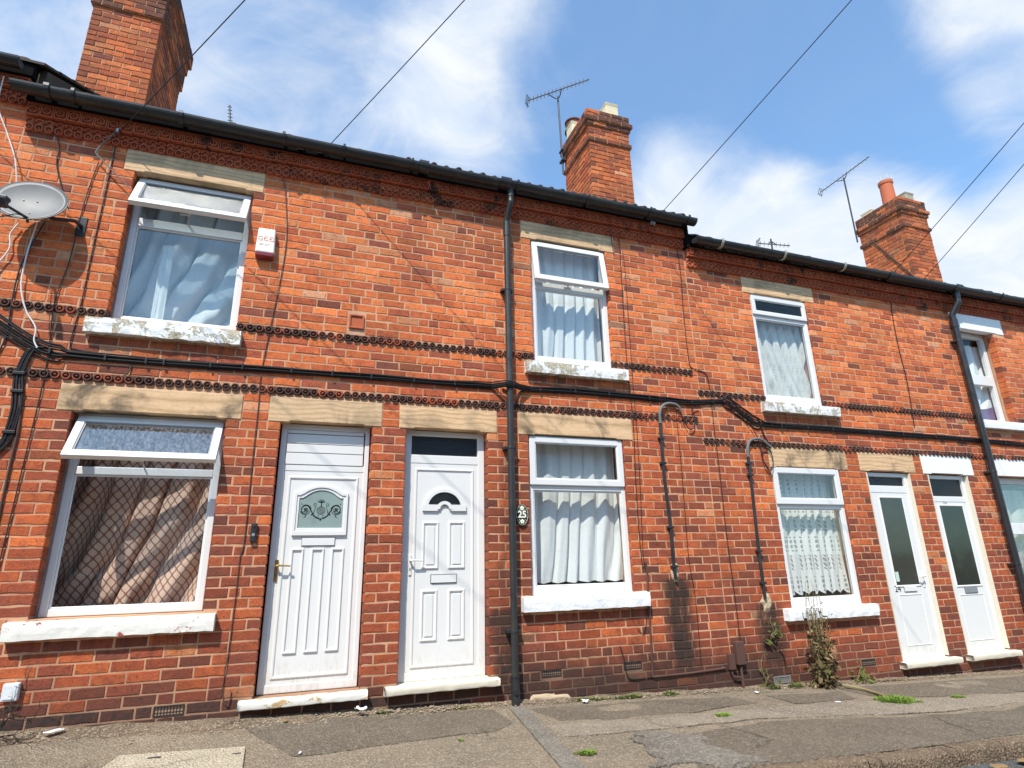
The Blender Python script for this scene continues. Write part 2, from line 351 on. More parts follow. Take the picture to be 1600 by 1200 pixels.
def mk_ogee():
    m, t, out = material('ogee_fabric'); uq = xyz(t, t.new('ShaderNodeTexCoord').outputs['UV'])
    u = t.math('MULTIPLY', uq[0], 50.0); w = t.math('MULTIPLY', t.math('SINE', t.math('MULTIPLY', uq[1], 2 * PI * 17)), 0.42)
    a = t.math('ABSOLUTE', t.math('SUBTRACT', t.math('FRACT', t.math('MULTIPLY', t.math('SUBTRACT', u, w), 0.5)), 0.5))
    b = t.math('ABSOLUTE', t.math('SUBTRACT', t.math('FRACT', t.math('ADD', t.math('MULTIPLY', t.math('ADD', u, w), 0.5), 0.5)), 0.5))
    line = t.math('SUBTRACT', 1.0, t.step(t.math('MINIMUM', a, b), 0.07, 0.12))
    n = t.noise(pos(t), 9, 4, 0.6)
    c = t.mix(n, (0.68, 0.46, 0.34), (0.82, 0.60, 0.46)); c = t.mix(t.math('MULTIPLY', line, 0.80), c, (0.21, 0.06, 0.05))
    d = t.new('ShaderNodeBsdfDiffuse'); t.put(d.inputs[0], c); tl = t.new('ShaderNodeBsdfTranslucent'); t.put(tl.inputs[0], c)
    mx = t.new('ShaderNodeMixShader'); mx.inputs[0].default_value = 0.12; t.l.new(d.outputs[0], mx.inputs[1]); t.l.new(tl.outputs[0], mx.inputs[2]); t.l.new(mx.outputs[0], out.inputs[0]); return m
def mk_tarmac(name, ca, cb, speck, sp_amt=0.5):
    m, t, out = material(name); p = pos(t)
    n = t.noise(p, 1.6, 7, 0.65, 0.3); f = t.noise(p, 130, 3, 0.7); v = t.new('ShaderNodeTexVoronoi'); t.put(v.inputs['Vector'], p); v.inputs['Scale'].default_value = 62
    c = t.mix(t.step(n, 0.35, 0.68), ca, cb)
    vs = t.new('ShaderNodeSeparateColor'); t.l.new(v.outputs['Color'], vs.inputs[0])
    c = t.mix(t.math('MULTIPLY', t.math('GREATER_THAN', vs.outputs[0], 0.66), t.math('MULTIPLY', vs.outputs[1], sp_amt * 1.5)), c, speck)
    c = t.mix(t.math('MULTIPLY', t.step(f, 0.55, 0.7), 0.5), c, tuple(x * 0.45 for x in ca))
    v2 = t.new('ShaderNodeTexVoronoi', feature='DISTANCE_TO_EDGE'); wv = t.vmath('ADD', p, t.vmath('SCALE', t.new_noise_col(p, 2.2), 0.35)); t.put(v2.inputs['Vector'], wv); v2.inputs['Scale'].default_value = 0.75
    crack = t.math('MULTIPLY', t.math('SUBTRACT', 1.0, t.step(v2.outputs[0], 0.004, 0.011)), t.step(t.noise(p, 0.9, 3, 0.5), 0.50, 0.60))
    c = t.mix(t.math('MULTIPLY', crack, 0.75), c, tuple(x * 0.3 for x in ca))
    c = t.mix(t.math('MULTIPLY', t.step(t.noise(p, 3.1, 7, 0.72, 0.8), 0.57, 0.66), 0.40), c, tuple(min(1, x * 1.45) for x in ca))
    c = t.mix(t.math('MULTIPLY', t.step(t.noise(p, 5, 6, 0.7, 0.5), 0.58, 0.72), 0.35), c, tuple(x * 0.5 for x in cb))
    v3 = t.new('ShaderNodeTexVoronoi'); t.put(v3.inputs['Vector'], p); v3.inputs['Scale'].default_value = 130; vs3 = t.new('ShaderNodeSeparateColor'); t.l.new(v3.outputs['Color'], vs3.inputs[0])
    c = t.mix(t.math('MULTIPLY', t.math('GREATER_THAN', vs3.outputs[0], 0.62), 0.38), c, tuple(x * 0.4 for x in ca))
    c = t.mix(t.math('MULTIPLY', t.math('GREATER_THAN', vs3.outputs[1], 0.88), 0.35), c, tuple(min(0.7, x * 1.4) for x in speck))
    pbsdf(t, out, c, 0.92, 0.2, t.math('ADD', t.math('MULTIPLY', f, 0.8), v.outputs['Distance']), 1.0, 0.012); return m
def mk_leaf(name, ca, cb):
    m, t, out = material(name); n = t.noise(pos(t), 25, 3, 0.6)
    c = t.mix(n, ca, cb); d = t.new('ShaderNodeBsdfDiffuse'); t.put(d.inputs[0], c); tl = t.new('ShaderNodeBsdfTranslucent'); t.put(tl.inputs[0], c)
    mx = t.new('ShaderNodeMixShader'); mx.inputs[0].default_value = 0.3; t.l.new(d.outputs[0], mx.inputs[1]); t.l.new(tl.outputs[0], mx.inputs[2]); t.l.new(mx.outputs[0], out.inputs[0]); return m

M = {}
M['brick'] = mk_brick(); M['mortar'] = mk_mortar()
M['frieze'] = mk_terracotta('terracotta_frieze', (0.60, 0.80)); M['string'] = mk_terracotta('sooty_terracotta', (0.36, 0.60))
M['stone'] = mk_stone('sandstone', 0.40); M['stone_wave'] = mk_stone('sandstone_veined', 0.9, 0.9); M['stone_dark'] = mk_stone('sandstone_stained', 0.9)
def mk_upvc():
    m, t, out = material('white_upvc'); p = pos(t); q = xyz(t, p); n = t.noise(p, 6, 6, 0.65); f = t.noise(t.vmath('MULTIPLY', p, (1, 1, 0.3)), 38, 5, 0.7); g = t.noise(p, 1.7, 4, 0.6)
    c = t.mix(t.math('MULTIPLY', t.step(g, 0.40, 0.70), 0.10), (0.70, 0.69, 0.665), (0.60, 0.58, 0.53))
    base = t.math('SUBTRACT', t.math('SUBTRACT', q[2], -0.98), t.math('MULTIPLY', t.step(q[0], 4.1, 4.2), -0.24))       # height above the doorsteps
    spl = t.math('MULTIPLY', t.math('SUBTRACT', 1.0, t.step(t.math('ADD', base, t.math('MULTIPLY', t.math('SUBTRACT', n, 0.5), 0.5)), 0.0, 0.34)), t.math('ADD', 0.25, t.math('MULTIPLY', t.step(f, 0.45, 0.65), 0.6)))
    c = t.mix(t.math('MULTIPLY', spl, 0.5), c, (0.42, 0.35, 0.26))
    c = t.mix(t.math('MULTIPLY', t.step(f, 0.60, 0.74), 0.14), c, (0.36, 0.33, 0.28))
    pbsdf(t, out, c, t.math('ADD', 0.26, t.math('MULTIPLY', n, 0.22)), 0.45, f, 0.05, 0.003); return m
M['white'] = mk_upvc()
M['white_paint'] = mk_paint('white_masonry_paint', (0.80, 0.77, 0.70), (0.45, 0.06, 0.05), 0.385)
M['sill_flake'] = mk_paint('flaking_sill_paint', (0.80, 0.79, 0.75), (0.36, 0.31, 0.22), 0.48, (0.55, 0.47, 0.33), 0.9)
M['sill_clean'] = mk_paint('thick_white_paint', (0.84, 0.84, 0.83), (0.5, 0.3, 0.22), 0.17, None, 0.9)
M['step_paint'] = mk_paint('cream_step_paint', (0.80, 0.77, 0.69), (0.55, 0.36, 0.16), 0.44)
M['cream'] = mk_paint('cream_paint', (0.70, 0.63, 0.50), (0.55, 0.44, 0.32), 0.34)
M['black'] = plain('black_plastic', (0.022, 0.022, 0.024), 0.38, 0.5, 0.5, 7, 0.1, dirtcol=(0.06, 0.055, 0.045))
M['gutter'] = plain('weathered_gutter', (0.026, 0.026, 0.025), 0.45, 0.45, 0.6, 4, 0.15, dirtcol=(0.07, 0.065, 0.05))
M['fascia'] = plain('black_fascia_board', (0.010, 0.009, 0.009), 0.92, 0.02, 0.5, 5, 0.2)  # near-black, almost matt board colour
M['cable'] = plain('cable_sheath', (0.014, 0.013, 0.013), 0.5, 0.4, 0.4, 8, 0.05)
M['cable_white'] = plain('white_cable_sheath', (0.72, 0.70, 0.66), 0.5, 0.4, 0.2, 8, 0.05)
M['cable_brown'] = plain('brown_conduit', (0.10, 0.05, 0.038), 0.6, 0.3, 0.4, 8, 0.1)
M['galv'] = plain('galvanised_metal', (0.42, 0.42, 0.41), 0.45, 0.5, 0.4, 10, 0.1, 0.6)
M['lead'] = plain('grey_flexible_conduit', (0.15, 0.15, 0.147), 0.6, 0.4, 0.5, 14, 0.2)
M['brass'] = plain('brass', (0.62, 0.42, 0.14), 0.3, 0.5, 0.3, 20, 0.05, 1.0)
M['dark_metal'] = plain('dark_aerial_metal', (0.06, 0.06, 0.065), 0.5, 0.5, 0.3, 10, 0.05, 0.4)
M['dish'] = plain('grey_dish_coating', (0.115, 0.118, 0.118), 0.5, 0.4, 0.35, 3, 0.04)
M['slate'] = plain('roof_tile_clay', (0.045, 0.043, 0.045), 0.8, 0.3, 0.6, 6, 0.4, dirtcol=(0.10, 0.08, 0.05))
M['tile_brown'] = plain('mossy_brown_tile', (0.085, 0.06, 0.045), 0.9, 0.2, 0.7, 6, 0.5, dirtcol=(0.13, 0.11, 0.06))
M['buff_pot'] = plain('buff_clay_pot', (0.66, 0.56, 0.38), 0.85, 0.2, 0.3, 5, 0.2)
M['red_pot'] = plain('red_clay_pot', (0.48, 0.13, 0.06), 0.8, 0.3, 0.3, 5, 0.2)
M['render'] = plain('cement_patch', (0.50, 0.38, 0.25), 0.95, 0.1, 0.5, 12, 0.9)
M['glass'] = mk_glass('window_glass'); M['glass_up'] = mk_glass('window_glass_hazy', (0.96, 0.98, 0.975), 0.0, 1.6)
M['glass_dark'] = mk_glass('textured_dark_glass', (0.30, 0.33, 0.33), 0.12, 1.4, 0.7, None, 90)
M['glass_low'] = mk_glass('low_sheen_glass', (0.975, 0.985, 0.98), 0.0, 0.5); M['glass_vent'] = mk_glass('dirty_vent_glass', (0.9, 0.95, 1.0), 0.02, 3.0, 0.03, ((0.7, 0.76, 0.82), 0.10, 60), 25)
M['glass_pat'] = mk_glass('obscured_pattern_glass', (0.6, 0.66, 0.68), 0.14, 2.0, 0.6, ((0.6, 0.66, 0.72), 0.22, 90), 70)
M['glass_frost'] = plain('frosted_door_glass', (0.24, 0.31, 0.29), 0.35, 0.5, 0.3, 9, 0.05)
M['etch'] = plain('etched_dark_motif', (0.02, 0.03, 0.028), 0.3, 0.5, 0.1, 9, 0.02)
M['net'] = mk_net('net_curtain', (0.95, 0.96, 0.95), 0.02); M['net_up'] = mk_net('sheer_voile', (0.90, 0.94, 0.94), 0.08)
M['lace'] = mk_net('lace_curtain', (0.92, 0.93, 0.91), 0.10, (8.5, 6.5, 0.75)); M['lace_cream'] = mk_net('cream_lace_curtain', (0.93, 0.92, 0.84), 0.08, (8, 9, 0.28))
M['print'] = mk_net('printed_voile', (0.75, 0.78, 0.76), 0.2, (4, 3, 0.35)); M['ogee'] = mk_ogee()
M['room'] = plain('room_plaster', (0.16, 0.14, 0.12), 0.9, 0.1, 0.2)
M['pavement'] = mk_tarmac('worn_tarmac', (0.275, 0.215, 0.147), (0.205, 0.162, 0.112), (0.40, 0.33, 0.245))
M['patch_dark'] = mk_tarmac('dark_tarmac_patch', (0.15, 0.119, 0.086), (0.182, 0.146, 0.105), (0.28, 0.235, 0.175), 0.5)
M['patch_pale'] = mk_tarmac('pale_tarmac_strip', (0.30, 0.245, 0.18), (0.25, 0.20, 0.15), (0.42, 0.36, 0.28))
M['road'] = mk_tarmac('road_asphalt', (0.085, 0.085, 0.08), (0.11, 0.11, 0.10), (0.2, 0.2, 0.19))
M['concrete'] = mk_tarmac('pale_concrete', (0.52, 0.44, 0.31), (0.45, 0.37, 0.26), (0.62, 0.55, 0.42), 0.35)
M['channel'] = mk_tarmac('grey_channel_concrete', (0.235, 0.205, 0.165), (0.15, 0.128, 0.10), (0.36, 0.32, 0.26))
M['kerb'] = mk_tarmac('gritstone_kerb', (0.20, 0.14, 0.092), (0.13, 0.09, 0.06), (0.30, 0.23, 0.15))
M['earth'] = mk_tarmac('dry_earth', (0.21, 0.15, 0.10), (0.15, 0.105, 0.07), (0.36, 0.29, 0.2))
M['stones'] = plain('small_rubble', (0.30, 0.24, 0.17), 0.95, 0.1, 0.6, 18, 0.4)
M['leaf_dry'] = mk_leaf('dry_leaf', (0.09, 0.065, 0.035), (0.24, 0.18, 0.09)); M['leaf_green'] = mk_leaf('green_leaf', (0.085, 0.115, 0.028), (0.24, 0.27, 0.085))
M['grass'] = mk_leaf('grass_blade', (0.12, 0.20, 0.03), (0.30, 0.40, 0.09)); M['twig'] = plain('dead_twig', (0.045, 0.035, 0.028), 0.9, 0.2, 0.3, 30, 0.3)
M['stem'] = plain('dry_stem', (0.24, 0.19, 0.10), 0.9, 0.2, 0.3, 30, 0.3)
M['paper'] = plain('white_paper', (0.78, 0.78, 0.76), 0.8, 0.2, 0.1); M['leaf_litter'] = mk_leaf('fallen_leaf', (0.26, 0.16, 0.07), (0.40, 0.27, 0.14))
M['red_plastic'] = plain('dark_red_lens', (0.22, 0.025, 0.03), 0.3, 0.5, 0.2); M['alarm_white'] = plain('cream_white_plastic', (0.82, 0.80, 0.73), 0.45, 0.4, 0.1)
M['ink_red'] = plain('orange_red_print', (0.72, 0.27, 0.17), 0.6, 0.2, 0.0); M['ink'] = plain('black_print', (0.03, 0.03, 0.03), 0.6, 0.2, 0.0)
M['grey_plastic'] = plain('grey_plastic', (0.22, 0.23, 0.24), 0.5, 0.4, 0.1)
M['ivory'] = plain('ivory_enamel', (0.80, 0.78, 0.66), 0.4, 0.4, 0.1); M['plaque'] = plain('black_enamel', (0.015, 0.018, 0.014), 0.25, 0.5, 0.1); M['leafpaint'] = plain('green_enamel', (0.35, 0.42, 0.22), 0.4, 0.4, 0.1)
M['timber'] = plain('pole_timber', (0.16, 0.11, 0.07), 0.9, 0.2, 0.4)
M['slab'] = plain('pale_plaster_reveal', (0.42, 0.40, 0.36), 0.9, 0.2, 0.4, 8, 0.3)
# ------------------------------------------------------------------ ground
def gz(x, y=0.0): return -1.14 - 0.037 * x + 0.02 * y
KERB_B, KERB_F = -1.87, -1.98
def sheet(name, outline, lift, mat, parent=None, kind='structure', cell=0.12, bump=0.004):
    """flush patch lying on the pavement, irregular outline, its own thickness"""
    m = MB(); n = len(outline); top = [(x, y, gz(x, y) + lift) for x, y in outline]; bot = [(x, y, gz(x, y) + 0.0005) for x, y in outline]
    m.add(top + bot, [tuple(range(n))] + [((i + 1) % n, i, n + i, n + (i + 1) % n) for i in range(n)])
    o = m.build(name, mat, parent); o['kind'] = kind; return o
def wobble(pts, amp, sub=14, s=3.0):
    amp *= 1.3
    out = []
    n = len(pts)
    for i in range(n):
        a, b = pts[i], pts[(i + 1) % n]
        for k in range(sub):
            t = k / sub; x = a[0] + (b[0] - a[0]) * t; y = a[1] + (b[1] - a[1]) * t
            out.append((x + amp * (nz((x * s, y * s, 1.3)) + .35 * nz((x * s * 5, y * s * 5, 2))), y + amp * (nz((x * s, y * s, 7.9)) + .35 * nz((x * s * 5, y * s * 5, 4)))))
    return out
m = MB()
def pv(u, v):
    x = -6 + 20 * u; y = KERB_B + (0.02 - KERB_B) * v
    e = min(1, max(0, (v - 0.0) * 6)) * min(1, (1 - v) * 12)
    return (x, y, gz(x, y) + e * (0.012 * nz((x * 1.3, y * 1.3, 0)) + 0.006 * nz((x * 4, y * 4, 3))) * 0.5)
m.grid(pv, 260, 30); tag(m.build('pavement', M['pavement'], smooth=True), kind='structure')
m = MB()
def rd(u, v):
    x = -60 + 120 * u; y = -8.4 + (KERB_F + 0.03 + 8.4) * v
    return (x, y, gz(x, KERB_F) - 0.10 + 0.02 * math.sin(PI * v))
m.grid(rd, 60, 8); tag(m.build('road', M['road'], smooth=True), kind='structure')
m = MB(); m.grid(lambda u, v: (-700 + 1400 * u, -700 + 1400 * v, -1.14 - 0.037 * (-700 + 1400 * u) * (1 if abs(-700 + 1400 * u) < 60 else 60 / abs(-700 + 1400 * u)) - 0.35), 40, 4)
tag(m.build('ground', M['earth']), kind='structure')
m = MB(); m.grid(lambda u, v: (-30 + 60 * u, -10.62 + 2.22 * v, gz(-30 + 60 * u, KERB_F) + 0.0), 30, 2); tag(m.build('far_pavement', M['pavement']), kind='structure')
kerb = empty('kerb', (0, KERB_B, gz(0, KERB_B)), kind='structure')
x = -6.0
while x < 14:
    L = random.uniform(0.82, 0.98); mm = MB(); z = lambda xx: gz(xx, KERB_B) + 0.002
    dz = random.uniform(-0.004, 0.006); dy = random.uniform(-0.006, 0.006)
    def kb(u, v, x=x, L=L, dz=dz, dy=dy):
        prof = [(0.0, 0.0), (0.085, 0.0), (0.103, -0.009), (0.112, -0.030), (0.117, -0.075), (0.125, -0.16)]
        a, b = prof[int(round(v * 5))]; xx = x + 0.002 + (L - 0.004) * u
        q = 0.010 * nz((xx * 7, a * 30, 2)) + 0.009 * nz((xx * 26, a * 60, 5)) + 0.005 * nz((xx * 60, a * 90, 8))
        return (xx, KERB_B - 0.001 - a + dy - q * 0.8, z(xx) + b + dz + q)
    mm.grid(kb, 60, 5); mm.f = [f[::-1] for f in mm.f]
    mm.build('kerb_stone', M['kerb'], kerb, smooth=True); x += L
# reinstatement patches, trench strips and the drain channel, each a thin sheet on the pavement
sheet('tarmac_patch', wobble([(-0.30, -0.12), (0.6, -0.13), (1.62, -0.16), (1.66, -0.55), (1.45, -0.74), (0.9, -0.80), (0.40, -0.93), (0.05, -0.93), (-0.12, -0.60)], 0.03), 0.004, M['patch_dark'])
sheet('tarmac_patch', wobble([(1.92, -0.20), (2.9, -0.22), (3.9, -0.25), (4.0, -0.50), (3.3, -0.64), (2.6, -0.66), (2.0, -0.62)], 0.035), 0.004, M['patch_dark'])
sheet('tarmac_patch', wobble([(4.3, -0.30), (5.2, -0.36), (5.1, -0.62), (4.35, -0.62)], 0.03), 0.004, M['patch_dark'])
sheet('tarmac_patch', wobble([(5.3, -0.22), (8.2, -0.22), (11, -0.2), (11, -0.8), (8.4, -0.86), (6.6, -0.78), (5.9, -0.72), (5.35, -0.68)], 0.03), 0.004, M['patch_dark'])
sheet('tarmac_patch', wobble([(2.4, -1.86), (2.75, -1.2), (3.7, -1.05), (4.7, -1.22), (6.0, -1.30), (6.5, -1.22), (8.0, -1.20), (11, -1.2), (11, -1.86), (6.0, -1.86), (4.0, -1.86)], 0.03), 0.0045, M['patch_dark'])
sheet('tarmac_strip', wobble([(1.85, -0.72), (2.6, -0.76), (3.6, -0.72), (4.4, -0.70), (5.4, -0.76), (6.2, -0.84), (8.4, -0.92), (11, -0.9), (11, -1.13), (8.0, -1.13), (6.4, -1.14), (5.6, -1.20), (4.7, -1.12), (3.7, -0.97), (2.7, -1.02), (1.9, -1.02)], 0.02), 0.0075, M['patch_pale'])
sheet('worn_patch', wobble([(2.25, -1.22), (2.6, -1.08), (2.85, -1.3), (2.75, -1.5), (2.9, -1.75), (2.5, -1.82), (2.15, -1.7), (2.3, -1.5)], 0.16), 0.011, M['channel'])
sheet('drain_channel', [(1.76, -0.16), (1.90, -0.16), (1.72, -1.86), (1.57, -1.86)], 0.013, M['channel'])
# soil fillet where the wall meets the tarmac
m = MB()
def fil(u, v):
    x = -4 + 16 * u; wdt = 0.10 + 0.05 * nz((x * 1.7, 0, 0)) + 0.03 * nz((x * 6, 0, 0))
    if x < 0.2: wdt += 0.10
    y = 0.02 - wdt * v * 1.5; h = 0.030 * (1 - v) ** 1.4 * (1 + 0.5 * nz((x * 5, 2, 1)))
    return (x, y, gz(x, y) + h + 0.012 * nz((x * 14, y * 14, 4)) * (1 - abs(2 * v - 1)) - 0.004 * v)
m.grid(fil, 520, 7); tag(m.build('soil_strip', M['earth'], smooth=True), kind='stuff')

# ------------------------------------------------------------------ houses
COURSE = 0.08; ZREF = 1.425; YC = 0.0022                     # brick coursing; the mortar face lies YC behind the brick faces
HX = {'Z': (-6.5, -2.55), 'A': (-2.55, 0.69), 'B': (0.69, 4.20), 'C': (4.20, 7.48), 'D': (7.48, 11.70)}
DZ = {'Z': 0.24, 'A': 0.0, 'B': 0.0, 'C': -0.24, 'D': -0.24}
HL = {'Z': 'uphill neighbouring brick house with the raised dark tiled verge above the gutter end',
      'A': 'red brick terraced house with ogee patterned curtain and door of three long panels',
      'B': 'red brick terraced house with half-moon glazed door and white net curtains',
      'C': 'red brick terraced house with flowered lace curtains and sandstone lintels below the roof step',
      'D': 'red brick terraced house with white painted lintels beyond the far drainpipe'}
H = {}
for k in 'ABCDZ':
    cx = sum(HX[k]) / 2
    H[k] = empty('terraced_house', (cx, 0, gz(cx)), HL[k], 'house', 'houses in the brick terrace')
def house_at(x):
    for k in HX:
        if HX[k][0] <= x < HX[k][1]: return k
    return 'D'
def sill_z(d): return -0.335 + d
# openings: house, x0, x1, z0, z1
WIN = [ # house, x0,x1,z0,z1, frame depth, storey
 ('A', -1.775, -0.685, -0.335, 1.185, 0.10, 'lo'), ('A', -1.675, -0.695, 2.005, 3.425, 0.10, 'up'),
 ('B', 2.070, 3.135, -0.335, 1.185, 0.035, 'lo'), ('B', 2.160, 3.085, 1.985, 3.425, 0.035, 'up'),
 ('C', 5.080, 6.110, -0.575, 0.945, 0.025, 'lo'), ('C', 5.150, 6.050, 1.745, 3.185, 0.025, 'up'),
 ('D', 8.880, 9.980, -0.575, 0.945, 0.12, 'lo'), ('D', 8.905, 9.740, 1.745, 3.185, 0.14, 'up')]
DOOR = [('A', -0.245, 0.530, -0.975, 1.185), ('B', 0.850, 1.630, -0.975, 1.185), ('C', 6.560, 7.290, -1.215, 0.945), ('D', 7.640, 8.370, -1.215, 0.945)]
LINTEL = [('A', -1.885, -0.568, 1.185, 1.400, 'stone_wave'), ('A', -1.767, -0.608, 3.425, 3.640, 'stone'), ('A', -0.350, 0.617, 1.185, 1.410, 'stone'),
 ('B', 0.780, 1.735, 1.185, 1.405, 'stone'), ('B', 1.960, 3.260, 1.185, 1.415, 'stone_wave'), ('B', 2.040, 3.215, 3.425, 3.640, 'stone'),
 ('C', 5.065, 6.260, 0.955, 1.195, 'stone_dark'), ('C', 5.041, 6.207, 3.185, 3.395, 'stone'), ('C', 6.468, 7.418, 0.955, 1.192, 'stone'),
 ('D', 7.563, 8.520, 0.950, 1.205, 'white_paint_l'), ('D', 8.845, 9.995, 3.150, 3.400, 'white_paint_l'), ('D', 8.840, 10.18, 0.950, 1.208, 'white_paint_l')]
M['white_paint_l'] = mk_paint('white_lintel_paint', (0.80, 0.79, 0.76), (0.5, 0.42, 0.3), 0.12, None, 0.25)
SILL = [('A', -1.900, -0.578, -0.480, -0.352, 'white_paint', 0.007), ('A', -1.800, -0.640, 1.833, 1.972, 'sill_flake', 0.015), ('B', 1.950, 3.273, -0.470, -0.333, 'sill_clean', 0.007),
 ('B', 2.045, 3.235, 1.832, 1.965, 'sill_flake', 0.004), ('C', 4.950, 6.250, -0.695, -0.566, 'sill_clean', 0.008), ('C', 5.062, 6.233, 1.615, 1.742, 'sill_flake', 0.004),
 ('D', 8.880, 10.02, 1.625, 1.745, 'sill_clean', 0.003), ('D', 8.84, 10.20, -0.695, -0.57, 'sill_clean', 0.004)]
STEP = [('A', -0.352, 0.598, -1.050, -0.990, 'step_paint'), ('B', 0.735, 1.712, -1.045, -0.985, 'cream'), ('C', 6.488, 7.400, -1.270, -1.205, 'cream'), ('D', 7.580, 8.460, -1.265, -1.200, 'cream')]
VENT = [('A', -0.915, -0.715, -1.050, -0.980), ('B', 2.128, 2.322, -1.025, -0.967), ('B', 2.966, 3.160, -1.025, -0.960), ('C', 4.703, 4.915, -1.287, -1.222), ('C', 5.93, 6.13, -1.207, -1.145)]
STRINGS = []                                                 # house, x0, x1, zrow0
for k in 'ABCD':
    for zr in (1.425, 1.985):
        STRINGS.append((k, HX[k][0] + (0.0 if k != 'C' else -0.03), min(HX[k][1], 4.13 if k == 'B' else 99), zr + DZ[k]))
SQ = ('A', 0.266, 0.404, 2.125, 2.266)

cut = []                                                      # rectangles cleared of bricks
for w in WIN: cut.append((w[1], w[2], w[3] - 0.03, w[4] + 0.02))
for d in DOOR: cut.append(d[1:5] if d[0] in 'AB' else (d[1] - 0.012, d[2] + 0.012, d[3], d[4]))
for l in LINTEL: cut.append(l[1:5])
for s in SILL: cut.append((s[1], s[2], s[3], s[4] - 0.004))
for s in STEP: cut.append((s[1], s[2], s[3] - 0.005, s[4] + 0.004))
for v in VENT: cut.append((v[1] - 0.008, v[2] + 0.008, v[3] - 0.004, v[4] + 0.004))
cut.append((SQ[1] - 0.012, SQ[2] + 0.012, SQ[3] - 0.012, SQ[4] + 0.012))

# core wall (mortar) with openings, split into free rectangles
def core(house, x0, x1, z0, z1, mat, y0, y1, holes):
    m = MB(); g = 0.014
    xs = sorted(set([x0, x1] + [min(max(h[0] - g, x0), x1) for h in holes] + [min(max(h[1] + g, x0), x1) for h in holes]))
    for a, b in zip(xs, xs[1:]):
        if b - a < 1e-6: continue
        mid = (a + b) / 2; blk = sorted((h[2] - g, h[3] + g) for h in holes if h[0] - g < mid < h[1] + g); z = z0
        for p, q in blk:
            if p > z: m.box(a, b, y0, y1, z, p)
            z = max(z, q)
        if z < z1: m.box(a, b, y0, y1, z, z1)
    return m.build('wall', mat, H[house])
WALLTOP = {k: 4.02 + DZ[k] for k in DZ}
for k in 'ABCD':
    holes = [(w[1], w[2], w[3], w[4]) for w in WIN if w[0] == k] + [(d[1], d[2], d[3], d[4]) for d in DOOR if d[0] == k]
    core(k, HX[k][0], HX[k][1], -2.2, WALLTOP[k], M['mortar'], YC, 0.22, holes)
core('Z', HX['Z'][0], HX['Z'][1], -2.2, WALLTOP['Z'], M['mortar'], YC, 0.22, [])

# brick meshes shared between alike bricks
def brick_mesh(L, Hh=0.0695, D=0.10, seed=0, name='brick'):
    rnd = random.Random(seed); n = 3 if L > 0.15 else 2; a = []
    xs = [i / n for i in range(n + 1)]
    ring = [(x, 0) for x in xs] + [(x, 1) for x in reversed(xs)]
    def pt(r, ins, y, jit):
        x = r[0] * L; z = r[1] * Hh; x = min(max(x, ins), L - ins); z = min(max(z, ins), Hh - ins)
        return (x + rnd.uniform(-jit, jit) - L / 2, y, z + rnd.uniform(-jit, jit) - Hh / 2)
    back = [pt(r, 0.0, D, 0) for r in ring]; midr = [pt(r, 0.0, 0.005, 0.0012) for r in ring]
    front = []
    for r in ring:
        ins = rnd.uniform(0.002, 0.006) if rnd.random() > 0.12 else rnd.uniform(0.007, 0.014)
        front.append(pt(r, ins, 0.0, 0.0012))
    N = len(ring); vs = back + midr + front; fs = []
    for i in range(N):
        j = (i + 1) % N; fs.append((i, j, N + j, N + i)); fs.append((N + i, N + j, 2 * N + j, 2 * N + i))
    for i in range(n): fs.append((2 * N + i, 2 * N + i + 1, 2 * N + N - 2 - i, 2 * N + N - 1 - i))
    m = MB(); m.add(vs, fs); return m
STR = [brick_mesh(0.211, seed=10 + i) for i in range(9)]; HDR = [brick_mesh(0.102, seed=40 + i) for i in range(7)]
STR_ME = [b.mesh('brick_stretcher', M['brick']) for b in STR]; HDR_ME = [b.mesh('brick_header', M['brick']) for b in HDR]

def bump2(x, z, cx, z0, z1, w):                              # stain running down the wall
    if not (z0 <= z <= z1): return 0.0
    return math.exp(-((x - cx) / w) ** 2) * min(1, (z1 - z) / 0.08 + 0.3)
def soot_at(x, z):
    g = z - gz(x); s = 0.0
    if x < 1.8: s += 0.9 * max(0, 1 - max(0, g - 0.09) / 0.13) * (0.95 if nz((x * 3, z * 9, 1)) > -0.30 else 0.25)
    elif x < 4.6: s += 0.65 * max(0, min(1, 1.45 - g / 0.36)) * (0.82 + 0.5 * nz((x * 2.2, z * 3, 4)))
    else: s += 0.8 * max(0, min(1, 1.25 - g / 0.20)) * (0.8 + 0.5 * nz((x * 2.2, z * 3, 4)))
    s += 0.35 * bump2(x, z, 3.63, -1.0, -0.22, 0.13) + 0.3 * bump2(x, z, 4.73, -1.1, -0.50, 0.16)
    s += 0.35 * max(0, nz((x * 0.9, z * 1.4, 9)) - 0.15) + 0.25 * max(0, nz((x * 3.1, z * 2.4, 3)) - 0.2)
    s += 0.25 * bump2(x, z, 1.75, -0.6, 1.1, 0.06)
    return max(0.0, min(0.96, s))
def brick_tint(x, z, header, rnd):
    up = min(1, max(0, (z + 0.2) / 2.5)); r = rnd.gauss(0.31 + 0.26 * up, 0.135)  # upper bricks brighter: the wall's local exposure is put into their tint
    q = rnd.random()
    if q < (0.15 if header else 0.055): r = rnd.uniform(0.0, 0.22)
    elif q > 0.975: r = rnd.uniform(0.88, 1.0)
    b = min(1.4, max(0.6, rnd.gauss(0.94 + 0.20 * up, 0.10))); s = soot_at(x, z)
    if rnd.random() < (0.10 if header else 0.03): s = max(s, rnd.uniform(0.3, 0.7))
    return (min(1, max(0.0, r)), s, b)
